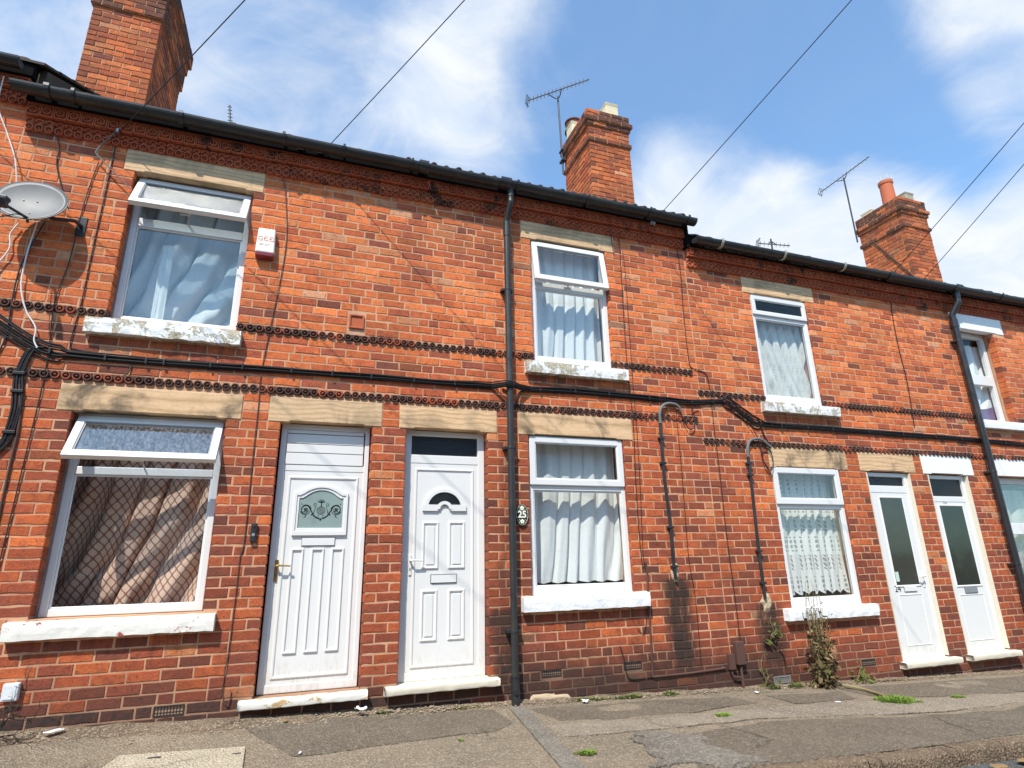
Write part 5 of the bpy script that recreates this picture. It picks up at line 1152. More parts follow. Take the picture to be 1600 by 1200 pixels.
# oval number plaque
e = thing('number_plaque', (1.957, -0.01, 0.395), 'black oval plaque with white flowers reading 25 right beside the drainpipe', 'house number')
px_, pz_, ra, rb_ = 1.972, 0.397, 0.066, 0.102
m = MB(); m.prism([(px_ + ra * math.cos(2 * PI * i / 36), pz_ + rb_ * math.sin(2 * PI * i / 36)) for i in range(36)], -0.022, -0.0035); m.build('plate', M['plaque'], e, bevel=0.004)
m = MB(); m.tube([(px_ + (ra - .008) * math.cos(2 * PI * i / 40), -0.0225, pz_ + (rb_ - .008) * math.sin(2 * PI * i / 40)) for i in range(41)], 0.0016, 4); m.build('border_line', M['ivory'], e)
lettering('numerals', '25', 0.088, (px_ - 0.001, -0.0235, pz_ + 0.002), M['ivory'], e, 0.001, 0.003)
for zc_ in (pz_ + 0.062, pz_ - 0.062):
    m = MB()
    for i in range(5): a = 2 * PI * i / 5 + PI / 2; dome(m, px_ + 0.012 * math.cos(a), zc_ + 0.012 * math.sin(a), 0.011, -0.0222, -0.0242, 8)
    m.build('painted_flower', M['ivory'], e); m = MB(); dome(m, px_, zc_, 0.005, -0.0243, -0.026, 6); m.build('flower_centre', M['leafpaint'], e)
m = MB()
for s in (-1, 1):
    for (a, b, an) in ((0.030, 0.070, .6), (0.044, 0.050, .9), (0.052, 0.024, 1.3), (0.052, -0.024, 1.8), (0.044, -0.050, 2.2), (0.030, -0.068, 2.6), (0.026, 0.045, .2), (0.028, -0.044, 2.9)):
        dx, dz = math.sin(an) * 0.011, math.cos(an) * 0.011; qx, qz = px_ + s * a, pz_ + b; m.add([(qx - s * dx, -0.0228, qz - dz), (qx + s * dz * .35, -0.0228, qz - dx * .35), (qx + s * dx, -0.0228, qz + dz), (qx - s * dz * .35, -0.0228, qz + dx * .35)], [(0, 1, 2, 3)])
m.build('painted_leaves', M['leafpaint'], e)
# meter boxes and low fittings
e = thing('cable_box', (4.26, -0.01, -1.09), 'small brown cable box low on the wall at the end of the brown conduit', 'cable box')
m = MB(); m.box(4.235, 4.335, -0.06, -0.004, -1.07, -0.855); m.build('case', M['cable_brown'], e, bevel=0.006); m = MB(); m.box(4.145, 4.22, -0.04, -0.004, -1.11, -0.965); m.build('junction', M['cable_brown'], e, bevel=0.004); m = MB(); m.tube([(4.285, -0.03, -1.085), (4.285, -0.03, gz(4.3) - .01)], 0.014, 8); m.tube([(4.17, -0.025, -1.13), (4.18, -0.03, -1.17), (4.27, -0.03, -1.19)], 0.010, 6); m.build('duct', M['cable_brown'], e)
e = thing('wall_box', (-1.79, -0.02, -0.86), 'pale grey wall box streaked by twig shadows at the foot of the wall', 'meter box')
m = MB(); m.box(-1.835, -1.742, -0.045, -0.004, -0.862, -0.750); m.build('case', plain('pale_grey_box', (0.62, 0.64, 0.66), 0.5, 0.4, 0.3, 20), e, bevel=0.006); m = MB(); m.box(-1.822, -1.755, -0.049, -0.0452, -0.850, -0.762); m.build('cover', plain('pale_grey_cover', (0.68, 0.70, 0.71), 0.45, 0.4, 0.3, 24), e, bevel=0.003)
# cement patches where the black conduits enter the wall
def blobpatch(x, z, rx, rz, seed, label):
    m = MB(); n = 26; vs = [(x, -0.016, z)]; 
    for rr, yy in ((0.55, -0.018), (1.0, 0.004)):
        for i in range(n): a = 2 * PI * i / n; k = rr * (1 + 0.35 * nz((math.cos(a) * 1.6, math.sin(a) * 1.6, seed))); vs.append((x + rx * k * math.cos(a), yy + 0.004 * nz((a * 3, rr, seed)), z + rz * k * math.sin(a)))
    fs = [(0, 1 + (i + 1) % n, 1 + i) for i in range(n)] + [(1 + i, 1 + (i + 1) % n, 1 + n + (i + 1) % n, 1 + n + i) for i in range(n)]
    m.add(vs, [f[::-1] for f in fs]); return tag(m.build('cement_patch', M['render'], smooth=False), label, 'cement patch', 'cement patches round the conduit ends')
blobpatch(3.635, -0.165, 0.055, 0.105, 1, 'narrow cement patch at the foot of the longer black conduit'); blobpatch(4.745, -0.500, 0.085, 0.095, 6, 'round cement patch at the foot of the conduit beside the lace window')
m = MB(); m.grid(lambda u, v: (2.0 + 0.42 * u, 0.008 - 0.03 * math.sin(PI * min(1, v * 1.02)) * (0.7 + 0.3 * nz((u * 5, v * 4, 2))), gz(2.0 + .42 * u) - 0.02 + (0.10 - 0.02 * u + 0.012 * nz((u * 4, 1, 1))) * v * min(1, 8 * u + .3, 8 * (1 - u) + .3)), 20, 8); tag(m.build('cement_fillet', M['render'], smooth=True), 'sandy cement fillet filling the wall foot just past the drainpipe', 'cement patch')

# ------------------------------------------------------------------ cables and conduits on the wall
CAB = {
 'bundle': [(-2.455,1.905), (-2.362,1.846), (-2.246,1.773), (-2.129,1.705), (-1.993,1.649), (-1.731,1.632), (-1.232,1.631), (-0.493,1.648), (0.154,1.652), (0.616,1.655), (1.232,1.655), (1.793,1.661), (1.965,1.655), (2.612,1.678), (3.387,1.672), (4.054,1.661), (4.482,1.699), (4.630,1.656), (4.839,1.530), (5.060,1.459), (6.101,1.461), (7.538,1.453), (8.647,1.447), (10.003,1.426)],
 'branch': [(-2.072,1.663), (-2.133,1.635), (-2.165,1.452), (-2.150,1.308), (-2.135,1.162), (-2.142,0.987), (-2.162,0.889), (-2.219,0.804)],
 'branch_conduit': [(-2.149,1.365), (-2.096,1.079), (-2.092,0.747), (-2.088,0.329)],
 'eaves_black_behind_dish': [(-2.455,4.134), (-2.349,3.747), (-2.270,3.538), (-2.257,3.355), (-2.181,3.133), (-2.116,2.969)],
 'black_to_sill': [(-1.866,3.786), (-1.865,3.586), (-1.865,3.150), (-1.868,2.526), (-1.867,2.106), (-1.884,1.737), (-1.837,1.687), (-1.730,1.676)],
 'long_thin': [(-1.960,3.447), (-1.993,3.123), (-2.005,2.797), (-2.013,2.418), (-2.048,2.081), (-2.017,1.690), (-2.004,1.377), (-2.010,0.832), (-2.021,0.074), (-2.030,-0.068)],
 'white_eaves': [(-2.745,4.087), (-2.734,3.795), (-2.628,3.545), (-2.522,3.292), (-2.467,3.020)],
 'white_dish': [(-2.282,2.756), (-2.294,2.537), (-2.296,2.360), (-2.281,2.162), (-2.217,1.974), (-2.128,1.836), (-2.117,1.728), (-2.085,1.667)],
 'white_dish_short': [(-2.403,2.726), (-2.439,2.618), (-2.422,2.485), (-2.477,2.331)],
 'dish_black': [(-2.239,2.789), (-2.294,2.537), (-2.329,2.326), (-2.326,2.043), (-2.307,1.771), (-2.329,1.609)],
 'drop_fork': [(-1.864,3.773), (-1.976,3.544), (-1.943,3.464), (-1.679,3.210)],
 'alarm_cable': [(-0.176,3.968), (-0.176,3.808), (-0.270,3.688), (-0.439,3.649), (-0.412,3.472), (-0.357,2.980), (-0.376,2.498), (-0.408,2.128), (-0.447,1.605), (-0.441,1.325), (-0.440,0.868), (-0.434,0.199), (-0.452,0.056), (-0.453,-0.239), (-0.459,-0.631), (-0.469,-0.817), (-0.468,-0.944), (-0.420,-1.021), (-0.409,-0.923)],
 'thin_b1': [(3.257,3.901), (3.245,3.750), (3.288,3.636), (3.288,3.229), (3.272,2.649), (3.264,1.994), (3.280,1.378), (3.250,0.647), (3.244,0.034), (3.261,-0.102)],
 'thin_b2': [(3.325,3.471), (3.340,3.237), (3.328,2.436), (3.317,1.689), (3.320,1.380), (3.301,0.694), (3.270,-0.010), (3.293,-0.225), (3.224,-0.694), (3.140,-0.672)],
 'step_cable': [(4.113,3.634), (4.120,3.240), (4.096,2.755), (4.095,2.181), (4.134,2.075), (4.306,2.027), (4.340,1.828), (4.334,1.357), (4.335,0.843), (4.325,0.163), (4.334,-0.458), (4.331,-0.966)],
 'step_cable2': [(3.853,1.558), (3.842,1.396), (3.836,0.870), (3.811,-0.020), (3.840,-0.402), (3.828,-1.054)],
 'c_thin': [(7.659,3.712), (7.700,3.545), (7.643,3.219), (7.616,2.705), (7.629,2.176), (7.574,1.568)],
 'brown_pipe': [(3.279,-0.072), (3.298,-0.103), (3.283,-0.610), (3.267,-1.108)],
 'brown_pipe2': [(3.267,-1.108), (3.694,-1.107), (4.106,-1.092)],
 'conduit1': [(3.611,1.397), (3.597,0.836), (3.615,0.369), (3.610,-0.079), (3.622,-0.234)],
 'neck1': [(3.609,1.383), (3.615,1.506), (3.656,1.582), (3.726,1.616), (3.818,1.615), (3.865,1.589), (3.893,1.539)],
 'conduit2': [(4.743,1.073), (4.740,0.796), (4.715,0.099), (4.710,-0.266), (4.709,-0.460)],
 'neck2': [(4.740,1.058), (4.749,1.162), (4.789,1.239), (4.868,1.273), (4.960,1.269), (5.027,1.227), (5.085,1.184)],
 'loop1': [(3.885,1.538), (3.935,1.402), (3.986,1.339), (4.041,1.364), (4.067,1.498), (4.042,1.571), (4.134,1.614)],
 'loop2': [(4.748,1.540), (4.862,1.394), (4.928,1.245), (4.952,1.022), (5.043,0.914), (5.092,1.027), (5.060,1.153), (4.980,1.172), (4.945,1.081), (4.971,0.970), (5.048,0.840)],
 'loop3': [(4.995,1.463), (5.026,1.326), (5.082,1.222)],
 'underA': [(-1.440,1.627), (-1.434,1.561), (-1.462,1.503), (-1.513,1.482)],
 'pipe_swan': [(1.793,1.641), (1.847,1.612), (1.846,1.558)],
 'u_right': [(2.247,1.684), (2.020,1.639), (1.963,1.594), (1.947,1.485)],
 'vent_wire': [(2.938,-0.818), (2.970,-0.932), (2.992,-1.070), (3.050,-1.113), (3.267,-1.108)],
}

def P3(name, y=-0.014, j=0.0): return [(a, y + j * nz((a * 3, b * 3, 1)), b) for a, b in CAB[name]]
e = thing('cable_bundle', (1.8, -0.02, 1.65), 'bundle of black cables clipped along the wall between the two ornamental string courses', 'cable bundle')
base = curve(P3('bundle'), 4)
for i in range(7):
    m = MB(); pts = []
    for p in base:
        sp = 0.010 + 0.010 * abs(nz((p.x * 0.9, i, 2))) + (0.022 if 4.5 < p.x < 5.0 else 0) + (0.018 if p.x < -1.9 else 0)
        yy = -0.012 - 0.007 * (i % 3); pts.append((p.x, yy, p.z + (i - 3) * sp * 0.75 + 0.010 * nz((p.x * 1.6, i * 3.3, 5))))
    q = []
    for a, b, c in pts:
        dd = max(0, 1 - abs(a - 1.852) / 0.16) + max(0, 1 - abs(a - 8.80) / 0.16); q.append((a, b - 0.10 * min(1, dd * 1.6), c))
    m.tube(q, 0.0078 if i % 2 else 0.0062, 6); m.build('cable', M['cable'], e)
for x in [-2.0, -1.62, -1.33, -1.2, -0.85, -0.6, -0.2, 0.15, 0.5, 0.9, 1.3, 2.2, 2.6, 3.0, 3.5, 4.05, 4.35, 4.6, 4.85, 5.3, 5.7, 6.1, 6.7, 7.3, 7.9, 8.4, 9.3]:
    z = next((a.z + (b.z - a.z) * (x - a.x) / (b.x - a.x) for a, b in zip(base, base[1:]) if a.x <= x <= b.x), 1.65); m = MB(); m.box(x - 0.009, x + 0.009, -0.040, -0.004, z - 0.026, z + 0.026); m.build('cable_clip', M['cable'], e, bevel=0.003)
e = thing('cable_branch', (-2.14, -0.02, 1.3), 'thick black cable tails dropping from the bundle towards the wall corner', 'cable bundle')
for i in range(4): m = MB(); m.tube(curve([(a + (i - 1.5) * 0.018 + 0.01 * nz((b * 3, i, 1)), -0.012 - 0.006 * (i % 2), b + 0.008 * (i - 1)) for a, b in CAB['branch']], 5), 0.0085, 6); m.build('cable', M['cable'], e)
for a, b in (CAB['branch'][2], CAB['branch'][3], CAB['branch'][5]): m = MB(); m.box(a - 0.04, a + 0.04, -0.034, -0.004, b - 0.012, b + 0.012); m.build('cable_clip', M['cable'], e, bevel=0.003)
def wire1(key, name, label, cat, mat, r=0.004, y=-0.010, j=0.0, group=None, sub=6):
    m = MB(); m.tube(curve(P3(key, y, j), sub), r, 6); return tag(m.build(name, mat), label, cat, group)
G_ = 'thin cables stapled to the brickwork'
wire1('branch_conduit', 'wall_conduit', 'slim brown conduit running down from the cable tails near the wall corner', 'conduit', M['cable_brown'], 0.009, -0.012)
wire1('eaves_black_behind_dish', 'wall_cable', 'black cable dropping from the gutter to behind the satellite dish', 'cable', M['cable'], 0.0055, -0.014, 0.01, G_)
wire1('black_to_sill', 'wall_cable', 'black cable from the forked drop wire down past the flaking sill', 'cable', M['cable'], 0.005, -0.010, 0, G_)
wire1('long_thin', 'wall_cable', 'long thin black cable slanting from the forked drop wire down past the dish bracket', 'cable', M['cable'], 0.0045, -0.012, 0, G_)
wire1('white_eaves', 'wall_cable', 'white cable looping from the gutter end to the top of the dish', 'cable', M['cable_white'], 0.0050, -0.06, 0.03)
wire1('white_dish', 'wall_cable', 'white cable hanging from the dish down to the black bundle', 'cable', M['cable_white'], 0.0058, -0.03, 0.02)
wire1('white_dish_short', 'wall_cable', 'short white cable curving from beneath the dish towards the wall corner', 'cable', M['cable_white'], 0.0058, -0.03, 0.0)
wire1('dish_black', 'wall_cable', 'black cable curving from behind the dish down to the wall corner', 'cable', M['cable'], 0.006, -0.012, 0, G_)
wire1('alarm_cable', 'wall_cable', 'thin brown cable running from the frieze past the alarm box down to the air brick', 'cable', M['cable_brown'], 0.0042, -0.010, 0, G_)
wire1('thin_b1', 'wall_cable', 'thin black cable down the brickwork just past the net curtain windows', 'cable', M['cable'], 0.0040, -0.010, 0, G_)
wire1('thin_b2', 'wall_cable', 'fainter black cable beside it ending in a curled tail below the white sill', 'cable', M['cable'], 0.0030, -0.010, 0, G_)
wire1('step_cable', 'wall_cable', 'black cable from the roof step down to the brown cable box', 'cable', M['cable'], 0.0048, -0.010, 0, G_)
wire1('step_cable2', 'wall_cable', 'thin black cable from the bundle down to the horizontal brown conduit', 'cable', M['cable'], 0.0036, -0.010, 0, G_)
wire1('c_thin', 'wall_cable', 'thin black cable down the plain brickwork beyond the cream lace window', 'cable', M['cable'], 0.0055, -0.010, 0, G_)
wire1('brown_pipe', 'wall_conduit', 'upright brown conduit right of the thick white sill', 'conduit', M['cable_brown'], 0.010, -0.012, 0, None, 2)
wire1('brown_pipe2', 'wall_conduit', 'horizontal brown conduit low on the wall leading to the cable box', 'conduit', M['cable_brown'], 0.011, -0.012, 0, None, 2)
wire1('vent_wire', 'wall_cable', 'loose black wire curling below the second air brick past the plaque house', 'cable', M['cable'], 0.0045, -0.010)
wire1('underA', 'wall_cable', 'short black tail hanging below the bundle under the flaking sill', 'cable', M['cable'], 0.005, -0.012)
wire1('pipe_swan', 'wall_cable', 'short black cable dipping behind the first drainpipe below the bundle', 'cable', M['cable'], 0.008, -0.012)
wire1('u_right', 'wall_cable', 'black cable bent down to the string course right after the first drainpipe', 'cable', M['cable'], 0.009, -0.012)
for key, nk, lab in (('conduit1', 'neck1', 'long black conduit with a grey swan neck right of the net curtain window'), ('conduit2', 'neck2', 'long black conduit with a grey swan neck left of the lace window')):
    a = P3(key, -0.026); e = thing('cable_conduit', a[-1], lab, 'conduit', 'black conduits with grey swan necks')
    m = MB(); m.tube(curve(a, 4), 0.0175, 10); m.build('pipe', M['black'], e)
    m = MB(); m.tube(curve(P3(nk, -0.032), 5), 0.0165, 10); m.build('swan_neck', M['lead'], e)
    for t in (0.08, 0.2, 0.55, 0.8): 
        i = int(t * (len(a) - 1)); p = Vector(a[i]).lerp(Vector(a[i + 1]), t * (len(a) - 1) - i); m = MB(); m.box(p.x - 0.034, p.x + 0.034, -0.046, -0.0035, p.z - 0.012, p.z + 0.012); m.build('pipe_clip', M['black'], e, bevel=0.003)
wire1('loop1', 'wall_cable', 'loose black cable loop hanging out of the first grey swan neck', 'cable', M['cable'], 0.0055, -0.03); wire1('loop2', 'wall_cable', 'big loose black cable loop hanging over the stained lintel', 'cable', M['cable'], 0.0055, -0.03); wire1('loop3', 'wall_cable', 'short black cable from the bundle into the second grey swan neck', 'cable', M['cable'], 0.008, -0.02)

# ------------------------------------------------------------------ overhead wires and their pole
POLE = Vector((5.7, -9.2, 7.26))
pe = thing('telegraph_pole', (5.7, -9.25, gz(5.7, KERB_F)), 'brown timber telegraph pole on the pavement across the road', 'telegraph pole')
m = MB(); m.tube([(5.7, -9.25, gz(5.7, KERB_F) - 0.3), (5.7, -9.25, 3), (5.7, -9.25, 7.6)], [0.14, 0.12, 0.10], 14); m.build('pole', M['timber'], pe); m = MB(); m.lathe([(0.16, 0), (0.17, 0.02), (0.17, 0.05), (0.16, 0.07)], (5.7, -9.25, 7.23), 20); m.build('ring_head', M['dark_metal'], pe)
for i, (a, lab) in enumerate((((-3.45, -0.10, 4.15), 'overhead wire crossing the corner of sky above the dark tiled verge'), ((-1.845, -0.05, 3.76), 'overhead wire passing behind the tall cropped chimney to the frieze'), ((-0.128, -0.03, 3.988 * 0.99), 'overhead wire landing on the frieze between the alarm box window and the drainpipe'),
        ((3.72, -0.03, 3.86), 'overhead wire landing by the roof step in front of the chimney with buff pots'), ((8.25, -0.03, 3.70), 'overhead wire landing nearest the far drainpipe in front of the chimney with round red pot'), ((7.58, -0.03, 3.66), 'overhead wire crossing the side face of the chimney with round red pot'))):
    a = Vector(a); m = MB(); n = 24; m.tube([a.lerp(POLE, t / n) - Vector((0, 0, 0.10 * 4 * (t / n) * (1 - t / n))) for t in range(n + 1)], 0.0045, 5); tag(m.build('overhead_wire', M['cable']), lab, 'wire', 'overhead telephone wires')
e = thing('drop_wire_fork', (-1.85, -0.03, 3.7), 'grey twisted drop wire forking off the frieze beside the upstairs window', 'cable')
m = MB(); m.tube(curve(P3('drop_fork', -0.05), 5), 0.0055, 6); m.build('wire', M['lead'], e); m = MB(); m.box(-1.862, -1.842, -0.075, -0.0405, 3.75, 3.79); m.build('hook', M['galv'], e, bevel=0.003)
for x, z, lab in ((-0.128, 3.945, 'small grey wire hook under the gutter between the drainpipe and the alarm box'), (3.72, 3.86, 'small grey wire hook near the roof step'), (-0.31, 3.945, 'small pale bracket on the fascia near the wire hook')):
    m = MB(); m.box(x - 0.03, x + 0.03, -0.125, -0.0855, z - 0.012, z + 0.018); m.tube([(x, -0.12, z), (x, -0.15, z - 0.02), (x, -0.14, z - 0.05)], 0.006, 5); tag(m.build('wire_hook', M['galv'], bevel=0.002), lab, 'hook', 'wire hooks under the eaves')
m = MB(); m.tube([(3.05, -0.03, 3.86), (3.15, -0.06, 3.92), (3.17, -0.03, 3.70), (3.19, -0.03, 3.45)], 0.006, 5); tag(m.build('wall_cable', M['cable']), 'thin cable hanging from the gutter over the lintel end beside the roof step wire', 'cable')

# ------------------------------------------------------------------ aerials
def aerial(label, p0, p1, mast0, mast1, n, el, up, refl=True):
    e = thing('tv_aerial', mast0, label, 'aerial', 'television aerials on the roofs'); p0, p1 = Vector(p0), Vector(p1); ax = (p1 - p0).normalized()
    if mast0 != mast1: m = MB(); m.tube([mast0, mast1], 0.017, 8); m.build('mast', M['dark_metal'], e)
    m = MB(); m.tube([p0, p1], 0.011, 6); m.build('boom', M['dark_metal'], e); up = Vector(up).normalized()
    for i in range(n):
        c = p0.lerp(p1, (i + 0.5) / n); L = el * (1.0 - 0.25 * i / n); m = MB(); m.tube([c - up * L / 2, c + up * L / 2], 0.007, 5); m.build('element', M['dark_metal'], e)
    if refl:
        sd = ax.cross(up).normalized(); m = MB()
        for s in (-1, 0, 1): m.tube([p0 + up * 0.11 + sd * 0.05 * s - ax * 0.02, p0 - up * 0.11 + sd * 0.05 * s - ax * 0.02], 0.007, 5)
        m.tube([p0 - up * 0.09 - sd * 0.06, p0 - up * 0.09 + sd * 0.06], 0.006, 5); m.tube([p0 + up * 0.09 - sd * 0.06, p0 + up * 0.09 + sd * 0.06], 0.006, 5); m.build('reflector', M['dark_metal'], e)
        m = MB(); b0 = p0.lerp(p1, 0.33); b1 = p0.lerp(p1, 0.56); mid = Vector(mast1); m.tube(curve([b0 - up * 0.0, mid - Vector((0, 0, 0.06)), b1]), 0.010, 6); m.build('cradle', M['dark_metal'], e)
    return e
aerial('long many-toothed aerial on a mast strapped to the chimney with buff pots', (3.38, 2.90, 8.25), (4.25, 2.08, 8.25), (3.90, 2.62, 6.55), (3.86, 2.60, 8.23), 16, 0.14, (0.10, -0.05, 1))
e = thing('aerial_bracket', (3.925, 2.6, 6.85), 'dark aerial mast bracket strapped to the side of the chimney with buff pots', 'bracket'); m = MB(); m.box(3.865, 3.94, 2.55, 2.69, 6.80, 6.84); m.box(3.865, 3.94, 2.55, 2.69, 7.02, 7.05); m.box(3.925, 3.953, 2.57, 2.67, 6.84, 7.02); m.build('plate', M['dark_metal'], e, bevel=0.003)
aerial('dark aerial beside the chimney with round red pot', (11.42, 3.66, 8.50), (11.38, 2.30, 8.50), (11.44, 3.03, 6.75), (11.40, 3.0, 8.45), 12, 0.20, (0.45, 0, 1))
aerial('small dark aerial poking over the gutter left of the red pot chimney', (8.55, 3.05, 6.22), (9.30, 2.95, 6.24), (8.85, 3.0, 5.0), (8.85, 3.0, 6.35), 8, 0.14, (0.3, 0, 1))
aerial('tiny stub aerial tip peeping above the gutter over the alarm box', (-1.43, 2.5, 6.05), (-1.48, 2.5, 6.40), (-1.40, 2.5, 5.3), (-1.43, 2.5, 6.06), 6, 0.07, (1, 0, 0.1), False)

# ------------------------------------------------------------------ pavement things
m = MB(); cx0, cx1, cy0, cy1 = -1.02, -0.235, -1.40, -0.705
m.add([(cx0 + .08, cy1 - .0, gz(cx0, cy1) + .016), (cx0 - 0.05, cy0, gz(cx0, cy0) + .016), (cx1 + .03, cy0, gz(cx1, cy0) + .016), (cx1, cy1, gz(cx1, cy1) + .016), (cx0 + .08, cy1, gz(cx0, cy1) - .02), (cx0 - .05, cy0, gz(cx0, cy0) - .02), (cx1 + .03, cy0, gz(cx1, cy0) - .02), (cx1, cy1, gz(cx1, cy1) - .02)], [(0, 1, 2, 3), (0, 3, 7, 4), (3, 2, 6, 7), (1, 0, 4, 5), (2, 1, 5, 6)])
sl = empty('concrete_cover', ((cx0 + cx1) / 2, -1.05, gz(-.6, -1.05)), 'pale sandy concrete cover slab set in the tarmac below the patterned curtain', 'cover slab'); m.build('slab', M['concrete'], sl, bevel=0.004)
m = MB(); gx, gy = -0.735, -0.80; m.box(gx - .035, gx + .035, gy - .02, gy + .0, gz(gx, gy) + .0165, gz(gx, gy) + .0215); m.build('marker_plate', M['dark_metal'], sl); m = MB(); m.box(-0.30, -0.25, -0.855, -0.845, gz(-.27, -.85) + .0165, gz(-.27, -.85) + .020); m.build('lifting_slot', M['dark_metal'], sl)
# rubble along the wall foot
m = MB(); rr = random.Random(5)
M['leaf_olive'] = mk_leaf('olive_leaf', (0.07, 0.075, 0.022), (0.22, 0.20, 0.08))
for i in range(2600):
    x = -2.6 + 12 * rr.random() ** 1.4; y = -0.02 - abs(rr.gauss(0, 0.13 if x < 0.3 else 0.06)); s = rr.uniform(0.003, 0.011) * (1.5 if rr.random() < 0.1 else 1); b = len(m.v)
    q = [Vector((rr.gauss(0, 1), rr.gauss(0, 1), rr.gauss(0, 1))).normalized() for _ in range(0)]
    for dx, dy, dz in ((1, 0, 0), (-1, 0, 0), (0, 1, 0), (0, -1, 0), (0, 0, 1), (0, 0, -.5)):
        m.v.append((x + s * dx * rr.uniform(.6, 1.5), y + s * dy * rr.uniform(.6, 1.5), gz(x, y) + 0.018 * max(0, 1 + y / 0.15) + 0.004 + s * dz * rr.uniform(.4, 1)))
    m.f += [(b + p, b + q_, b + r_) for p, q_, r_ in ((0, 2, 4), (2, 1, 4), (1, 3, 4), (3, 0, 4), (2, 0, 5), (1, 2, 5), (3, 1, 5), (0, 3, 5))]; m.t += [None] * 8
tag(m.build('rubble', M['stones']), kind='stuff')
def scrap(name, x, y, w, h, mat, label, cat, group=None, seed=1, lift=0.012):
    rs = random.Random(seed); m = MB(); n = 6; ang = rs.uniform(0, 3); z0_ = gz(x, y) + 0.012 + (0.02 if y > -0.13 else 0)
    def fn(u, v):
        a, b = (u - .5) * w * (1 - 0.3 * abs(v - .5)), (v - .5) * h * (1 - .3 * nz((u * 3, 1, seed))); return (x + a * math.cos(ang) - b * math.sin(ang), y + a * math.sin(ang) + b * math.cos(ang), z0_ + lift * (1 + nz((u * 2.2, v * 2.2, seed * 3.7))) )
    m.grid(fn, n, n); b0 = len(m.v); 
    o = m.build(name, mat); sm = o.modifiers.new('thickness', 'SOLIDIFY'); sm.thickness = 0.002; return tag(o, label, cat, group)
scrap('paper_scrap', -1.47, -0.12, 0.12, 0.05, M['paper'], 'flat white scrap lying at the wall foot near the twigs', 'litter', None, 3, 0.006)
scrap('paper_scrap', 0.545, -0.12, 0.05, 0.085, M['paper'], 'crumpled white tissue between the two doorsteps', 'litter', None, 7, 0.03)
scrap('paper_scrap', 0.10, -0.92, 0.05, 0.012, M['paper'], 'tiny white stick on the pavement in front of the door with long panels', 'litter', None, 9, 0.004)
scrap('paper_scrap', 2.47, -0.15, 0.09, 0.05, M['paper'], 'pale crushed wrapper in the weeds below the thick white sill', 'litter', None, 12, 0.015)
scrap('paper_scrap', 4.28, -0.22, 0.035, 0.035, M['paper'], 'tiny white bottle cap below the brown cable box', 'litter', None, 14, 0.008)
scrap('paper_scrap', 4.75, -0.72, 0.055, 0.025, M['paper'], 'small white speck of litter on the pale strip', 'litter', None, 15, 0.006)
scrap('paper_scrap', 0.0, -0.16, 0.05, 0.03, M['leaf_litter'], 'orange brick chip beside the rusty doorstep', 'litter', None, 16, 0.008)
for i, (x, y, lab) in enumerate(((4.62, -2.13, 'curled tan leaf lying alone in the gutter by the kerb'), (4.93, -2.10, 'larger tan leaf in the leaf clump against the kerb'), (5.0, -2.16, 'broad tan leaf in front of the leaf clump by the kerb'))):
    o = scrap('fallen_leaf', x, y, 0.11, 0.08, M['leaf_litter'], lab, 'leaf', 'dry leaves in the gutter', 20 + i, 0.018)
    for v in o.data.vertices: v.co.z -= 0.10
o = scrap('paper_scrap', 4.25, -2.20, 0.08, 0.035, M['ink'], 'dark scrap of litter on the road by the kerb', 'litter', None, 33, 0.012)
for v in o.data.vertices: v.co.z -= 0.10

# ------------------------------------------------------------------ plants
def blade(m, p, d, L, w, bend):
    p = Vector(p); d = Vector(d).normalized(); s = d.cross(Vector((0, 0, 1))); s = s.normalized() if s.length > .01 else Vector((1, 0, 0)); g = Vector((d.x, d.y, 0))
    a, b, c = p, p + d * L * .55, p + d * L * .9 + g * bend * L - Vector((0, 0, bend * L * .5)); m.add([a - s * w, a + s * w, b + s * w * .8, b - s * w * .8, c], [(0, 1, 2, 3), (3, 2, 4)])
def tuft(name, label, x, y, rx, ry, h, n, mat, seed, cat='grass tuft', group='grass tufts in the pavement'):
    rs = random.Random(seed); m = MB()
    for i in range(n):
        a = rs.uniform(0, 2 * PI); r = math.sqrt(rs.random()) * (0.72 + 0.55 * nz((math.cos(a) * 1.5, math.sin(a) * 1.5, seed * 1.7))); q = 1 - r * .6; q *= 0.6 + 0.8 * abs(nz((a * 1.2, r * 3, seed))); px, py = x + rx * r * math.cos(a), y + ry * r * math.sin(a)
        d = (rs.gauss(0, .6) + math.cos(a) * r, rs.gauss(0, .6) + math.sin(a) * r, rs.uniform(.5, 1.4)); blade(m, (px, py, gz(px, py) + .004), d, h * q * rs.uniform(.5, 1.1), rs.uniform(.003, .006), rs.uniform(0, .5))
    return tag(m.build(name, mat), label, cat, group)
tuft('grass_tuft', 'bright green spreading grass tuft on the pavement below the tall glazed door', 5.38, -0.80, 0.30, 0.15, 0.095, 1300, M['grass'], 1)
tuft('grass_tuft', 'small low green tuft just beyond the bright one', 6.15, -0.83, 0.14, 0.06, 0.045, 260, M['grass'], 2)
tuft('grass_tuft', 'small green tuft in the pale strip in front of the brown cable box', 3.40, -0.82, 0.11, 0.06, 0.05, 320, M['grass'], 3)
tuft('grass_tuft', 'green tuft beside the drain channel', 1.87, -1.38, 0.10, 0.05, 0.05, 260, M['grass'], 4)
tuft('grass_tuft', 'tiny green sprig left of the drain channel', 1.15, -0.90, 0.02, 0.02, 0.03, 24, M['grass'], 5)
